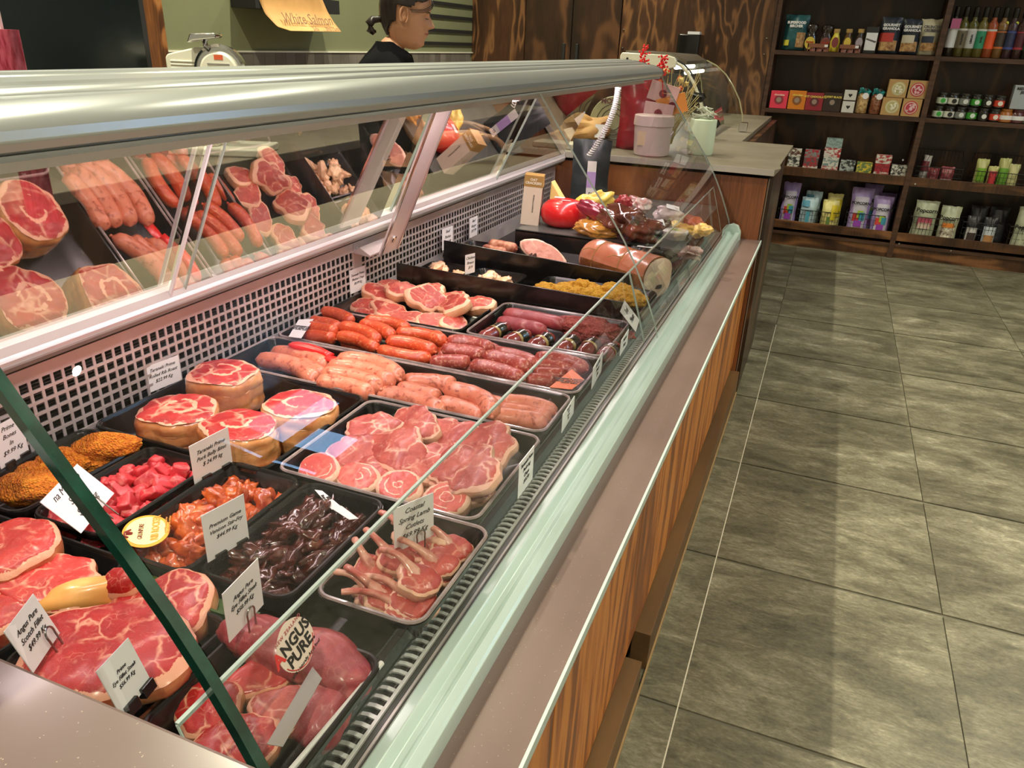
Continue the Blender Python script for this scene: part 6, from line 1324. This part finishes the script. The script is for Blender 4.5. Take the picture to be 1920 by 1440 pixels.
# --- third shelf left: small snack cartons
Z3 = .586
def snack(px0, px1, pyb, pyt, cols, label, n=1):
    y = 6.235; x0, x1 = sx(px0, pyb, y), sx(px1, pyb, y); z0 = .536; ztop = sz((px0+px1)/2, pyt, y)
    for k in range(n):
        za = z0 if k == 0 else Z3-.045+(ztop-Z3+.045)*k/n; zb = Z3-.045+(ztop-Z3+.045)*(k+1)/n; c_ = cols[k % len(cols)]
        lb = label if n == 1 else ('%s, %s in its stack' % (label, ['lowest', 'topmost' if n == 2 else 'second up', 'topmost' if n == 3 else 'third up', 'topmost'][k]))
        t = thing('snack_carton', lb, 'box', ((x0+x1)/2, y+.03, za), 0, 'snack cartons in the bin')
        MB().box((x0+.002*(k % 2), y, za+.0005), (x1-.002*(k % 2), y+.07, zb-.0005)).build('carton_body', two('snack_%d_%d' % (px0, k), c_[0], c_[1], 45, .5, lo=.45, hi=.55, stretch=(1, .3, 1.5)), t, smooth=False)
R_, G_, W_, K_ = (.42, .03, .04), (.20, .28, .28), (.68, .66, .60), (.03, .03, .03)
snack(1476, 1499, 306, 279, [(K_, W_), (K_, W_), (W_, (.10, .03, .02))], 'black and cream printed snack carton at the left', 3)
snack(1505, 1533, 310, 281, [(R_, W_), (R_, (.10, .10, .10)), (G_, R_)], 'red and grey snack carton', 3)
snack(1540, 1571, 313, 259, [(W_, R_), (G_, W_), (W_, R_), (G_, (.35, .45, .45))], 'white and teal snack carton in the tallest stack', 4)
snack(1574, 1602, 315, 301, [((.45, .50, .48), K_)], 'single grey snack carton right of the tallest stack')
snack(1605, 1634, 318, 305, [((.75, .55, .05), (.12, .20, .08))], 'yellow and green snack carton')
snack(1638, 1667, 321, 291, [(R_, W_), (R_, (.25, .02, .03)), (R_, W_)], 'red snack carton near the divider', 3)
snack(1670, 1699, 323, 310, [(W_, K_)], 'cream and black snack carton beside the shelf divider')
# --- wire baskets
def basket(x0, x1, z0, z1, y0, y1, label, group, nx=10, front=None, nz=4):
    t = thing('wire_basket', label, 'basket', ((x0+x1)/2, (y0+y1)/2, z0), 0, group); zf = front or z1; fr2 = MB()
    fr2.tube([(x0, y0, zf), (x1, y0, zf), (x1, y1, z1), (x0, y1, z1)], .003, 6, closed=True); fr2.tube([(x0, y0, z0), (x1, y0, z0), (x1, y1, z0), (x0, y1, z0)], .002, 6, closed=True); fr2.build('rim_wire', 'black_matte', t)
    for k in range(nx+1): x = x0+(x1-x0)*k/nx; MB().tube([(x, y0, zf), (x, y0, z0), (x, y1, z0), (x, y1, z1)], .0013, 4).build('wire', 'black_matte', t)
    for k in range(1, nz): z = z0+(zf-z0)*k/nz; MB().tube([(x0, y0, z), (x1, y0, z), (x1, y1, z), (x0, y1, z)], .0012, 4, closed=True).build('wire', 'black_matte', t)
    return t
ZB = .142
def bx(px0, px1, py): return sx(px0, py, 6.225), sx(px1, py, 6.225)
popc = lambda px0, px1, pyt, label, rz=0, y=6.27, hh=None, lean=-.12, col=(.34, .24, .52), zz=ZB: goods_pouch(px0, px1, pyt, zz, col, label, 'lilac popcorn bags', ['POPCORN'], ink='ink', rz=rz, y=y, d=.09, pyb=418, tsz=.027, lean=lean, hh=hh, topw=1.12, tz=.66, shear=.15,
    patches=[(-.34, .36, .06, .80, (.58, .54, .66)), (-.30, .05, .26, .44, (.65, .06, .05)), (-.10, .20, .34, .50, (.35, .52, .05)), (.02, .30, .28, .46, (.05, .30, .45)), (-.2, .2, .14, .28, (.28, .05, .40))], nm='popcorn_bag')
popc(1459, 1488, 342, 'lilac popcorn bag half hidden by the stone-topped block')
popc(1588, 1625, 352, 'lilac popcorn bag leaning left in the middle basket', .0, 6.27, lean=-.10); popc(1632, 1666, 368, 'lilac popcorn bag leaning right in the middle basket', .05, 6.26)
popc(1608, 1640, 345, 'lilac popcorn bag tucked behind the front two', -.1, 6.35); popc(1640, 1670, 362, 'lilac popcorn bag lying behind at the right', .1, 6.36)
for (a, b, pyt, lb, y) in ((1497, 1528, 370, 'pale blue snack bag in front in its basket', 6.26), (1503, 1533, 358, 'pale blue snack bag standing behind the first', 6.34)): goods_pouch(a, b, pyt, ZB, (.42, .56, .62), lb, 'pale blue snack bags', y=y, pyb=412, d=.08, patches=[(-.12, .12, .1, .55, (.10, .40, .55)), (-.45, .0, .7, .9, (.12, .38, .55))], nm='snack_bag')
for (a, b, pyt, lb, y) in ((1537, 1567, 375, 'yellow snack bag in front in its basket', 6.26), (1543, 1573, 363, 'yellow snack bag standing behind the first', 6.34)): goods_pouch(a, b, pyt, ZB, (.66, .58, .22), lb, 'yellow snack bags', y=y, pyb=414, d=.08, patches=[(-.12, .12, .1, .45, (.12, .20, .05)), (.1, .45, .35, .85, (.72, .55, .02))], nm='snack_bag')
x0, x1 = bx(1458, 1484, 400); basket(x0, x1, ZB, .265, 6.225, 6.42, 'black wire basket half hidden by the stone-topped block', 'wire baskets', 4)
x0, x1 = bx(1494, 1532, 405); basket(x0, x1, ZB, .275, 6.225, 6.42, 'black wire basket of pale blue bags', 'wire baskets', 8)
x0, x1 = bx(1535, 1572, 408); basket(x0, x1, ZB, .275, 6.225, 6.42, 'black wire basket of yellow bags', 'wire baskets', 7)
x0, x1 = bx(1584, 1658, 415); basket(x0, x1, ZB, .29, 6.225, 6.42, 'black wire basket of lilac popcorn bags', 'wire baskets', 12)
x0, x1 = bx(1704, 1787, 425); basket(x0, x1, ZB, .31, 6.225, 6.42, 'black wire basket of cream popcorn pouches', 'wire baskets', 12)
x0, x1 = bx(1802, 1875, 435); basket(x0, x1, ZB, .31, 6.225, 6.42, 'black wire basket of black snack pouches', 'wire baskets', 10)
x0, x1 = bx(1890, 1965, 445); basket(x0, x1, ZB, .31, 6.225, 6.42, 'black wire basket at the right frame edge', 'wire baskets', 9)
CR = (.40, .42, .30)
goods_pouch(1706, 1751, 376, ZB, CR, 'cream popcorn pouch with a pink circle', 'cream popcorn pouches', ['Popcorn'], 'ink', y=6.27, pyb=430, d=.08, patches=[(-.3, .3, .38, .58, (.55, .10, .16)), (-.25, .25, .30, .45, (.72, .55, .45))], tsz=.040, lean=-.05, shear=.25, tz=.76)
goods_pouch(1754, 1792, 386, ZB, CR, 'cream popcorn pouch with an orange panel', 'cream popcorn pouches', ['Popcorn'], 'ink', y=6.26, pyb=438, d=.08, patches=[(-.36, .36, .10, .5, two('popcorn_print', (.10, .05, .03), (.85, .80, .65), 40, .5)), (-.28, .30, .42, .54, (.72, .22, .03))], tsz=.038, lean=-.08, shear=.25, tz=.68, rz=-.1)
goods_pouch(1896, 1935, 388, ZB, CR, 'cream popcorn pouch cut by the right frame edge', 'cream popcorn pouches', ['Popcorn'], 'ink', y=6.26, pyb=445, d=.08, tsz=.04, lean=-.05, shear=.25, tz=.55)
for (a, b, pyt, lb, y, pt_) in ((1806, 1832, 405, 'black snack pouch with a white window, front left', 6.26, [(-.40, .36, .05, .62, (.62, .60, .60)), (-.3, .3, .15, .45, (.05, .03, .03))]), (1838, 1866, 408, 'black snack pouch with a biscuit print, front right', 6.26, [(-.42, .42, .05, .70, (.60, .66, .72)), (-.3, .35, .2, .42, (.45, .22, .08))]), (1808, 1842, 385, 'black snack pouch folded over at the back left', 6.36, []), (1844, 1882, 388, 'black snack pouch folded over at the back right', 6.36, [])):
    goods_pouch(a, b, pyt, ZB, (.016, .016, .02), lb, 'black snack pouches', y=y, pyb=440, d=.07, patches=pt_)
# baskets in the upper right bin with small packets
ZC = .536
x0, x1 = bx(1716, 1805, 325); basket(x0, x1, ZC, .76, 6.225, 6.44, 'black wire basket with a high back, left in the upper bin', 'upper bin wire baskets', 13, front=.66)
x0, x1 = bx(1824, 1940, 335); basket(x0, x1, ZC, .76, 6.225, 6.44, 'black wire basket with a high back, right in the upper bin', 'upper bin wire baskets', 16, front=.66)
for (a, b, pyt, col, lb, y, rz, pt_) in ((1722, 1740, 291, (.35, .33, .32), 'tall maroon and white packet leaning in the left wire basket', 6.3, -.6, [(-.45, .45, .45, .8, (.15, .02, .03))]), (1737, 1761, 315, (.20, .03, .04), 'maroon and white packet lying in the left wire basket', 6.28, .2, [(-.4, .4, .0, .3, (.66, .64, .62))]), (1762, 1788, 313, (.22, .04, .05), 'second maroon and white packet lying in the left wire basket', 6.28, -.1, [(-.4, .4, .0, .35, (.68, .66, .66))]),
        (1826, 1849, 298, (.42, .42, .16), 'green sweet bag at the left of the right wire basket', 6.28, 0, [(-.36, .36, .25, .7, (.20, .42, .03))]), (1851, 1870, 312, (.42, .40, .16), 'red sweet bag in the middle of the right wire basket', 6.26, 0, [(-.40, .40, .15, .8, (.50, .03, .04))]), (1868, 1890, 297, (.42, .42, .16), 'green sweet bag right of the red one', 6.29, 0, [(-.40, .40, .15, .7, (.16, .38, .04))]), (1888, 1910, 308, (.48, .46, .22), 'pale green sweet bag at the right end', 6.28, .1, [])):
    goods_pouch(a, b, pyt, ZC, col, lb, 'small packets in wire baskets', y=y, pyb=328, rz=rz, d=.07, patches=pt_, nm='sweet_bag')

# ============================================================= turn lettering into meshes
bpy.context.view_layer.update(); dg = bpy.context.evaluated_depsgraph_get()
for o in [o for o in bpy.data.objects if o.type == 'FONT']:
    me = bpy.data.meshes.new_from_object(o.evaluated_get(dg)); n = bpy.data.objects.new('lettering', me); COL.objects.link(n)
    n.parent = o.parent; n.matrix_basis = o.matrix_basis
    if 'label' in o: n['label'] = o['label']
    bpy.data.objects.remove(o)

# ============================================================= labels that single out each countable piece
ORD = 'first second third fourth fifth sixth seventh eighth ninth tenth eleventh twelfth thirteenth fourteenth fifteenth sixteenth seventeenth eighteenth nineteenth twentieth'.split()
def relabel(group, fmt, key=lambda o: o.location.x):
    L = sorted([o for o in bpy.data.objects if o.parent is None and o.get('group') == group], key=key)
    for o, w in zip(L, ORD): o['label'] = fmt % w
relabel('pale sausages in the long tray', 'plump pale sausage, %s from the air panel in its tray')
relabel('orange-red sausages in the long tray', 'orange-red sausage, %s from the air panel in its tray')
relabel('dark sausages in the long tray', 'dark speckled sausage, %s from the customer glass', lambda o: -o.location.x)
relabel('pork chops in the front tray', 'pale-rinded pork chop, %s from the roasts in its pile')
relabel('rolled belly slices in the pork tray', 'rolled pork belly slice, %s from the roasts tray')
relabel('mutton chops heaped in the back tray', 'fat-edged mutton chop, %s from the air panel in the heap')
relabel('lamb cutlets', 'lamb cutlet with bare rib bone, %s from the dark marinated strips')
relabel('wrapped meat rolls', 'film-wrapped dark meat roll with black label, %s from the mutton chops')
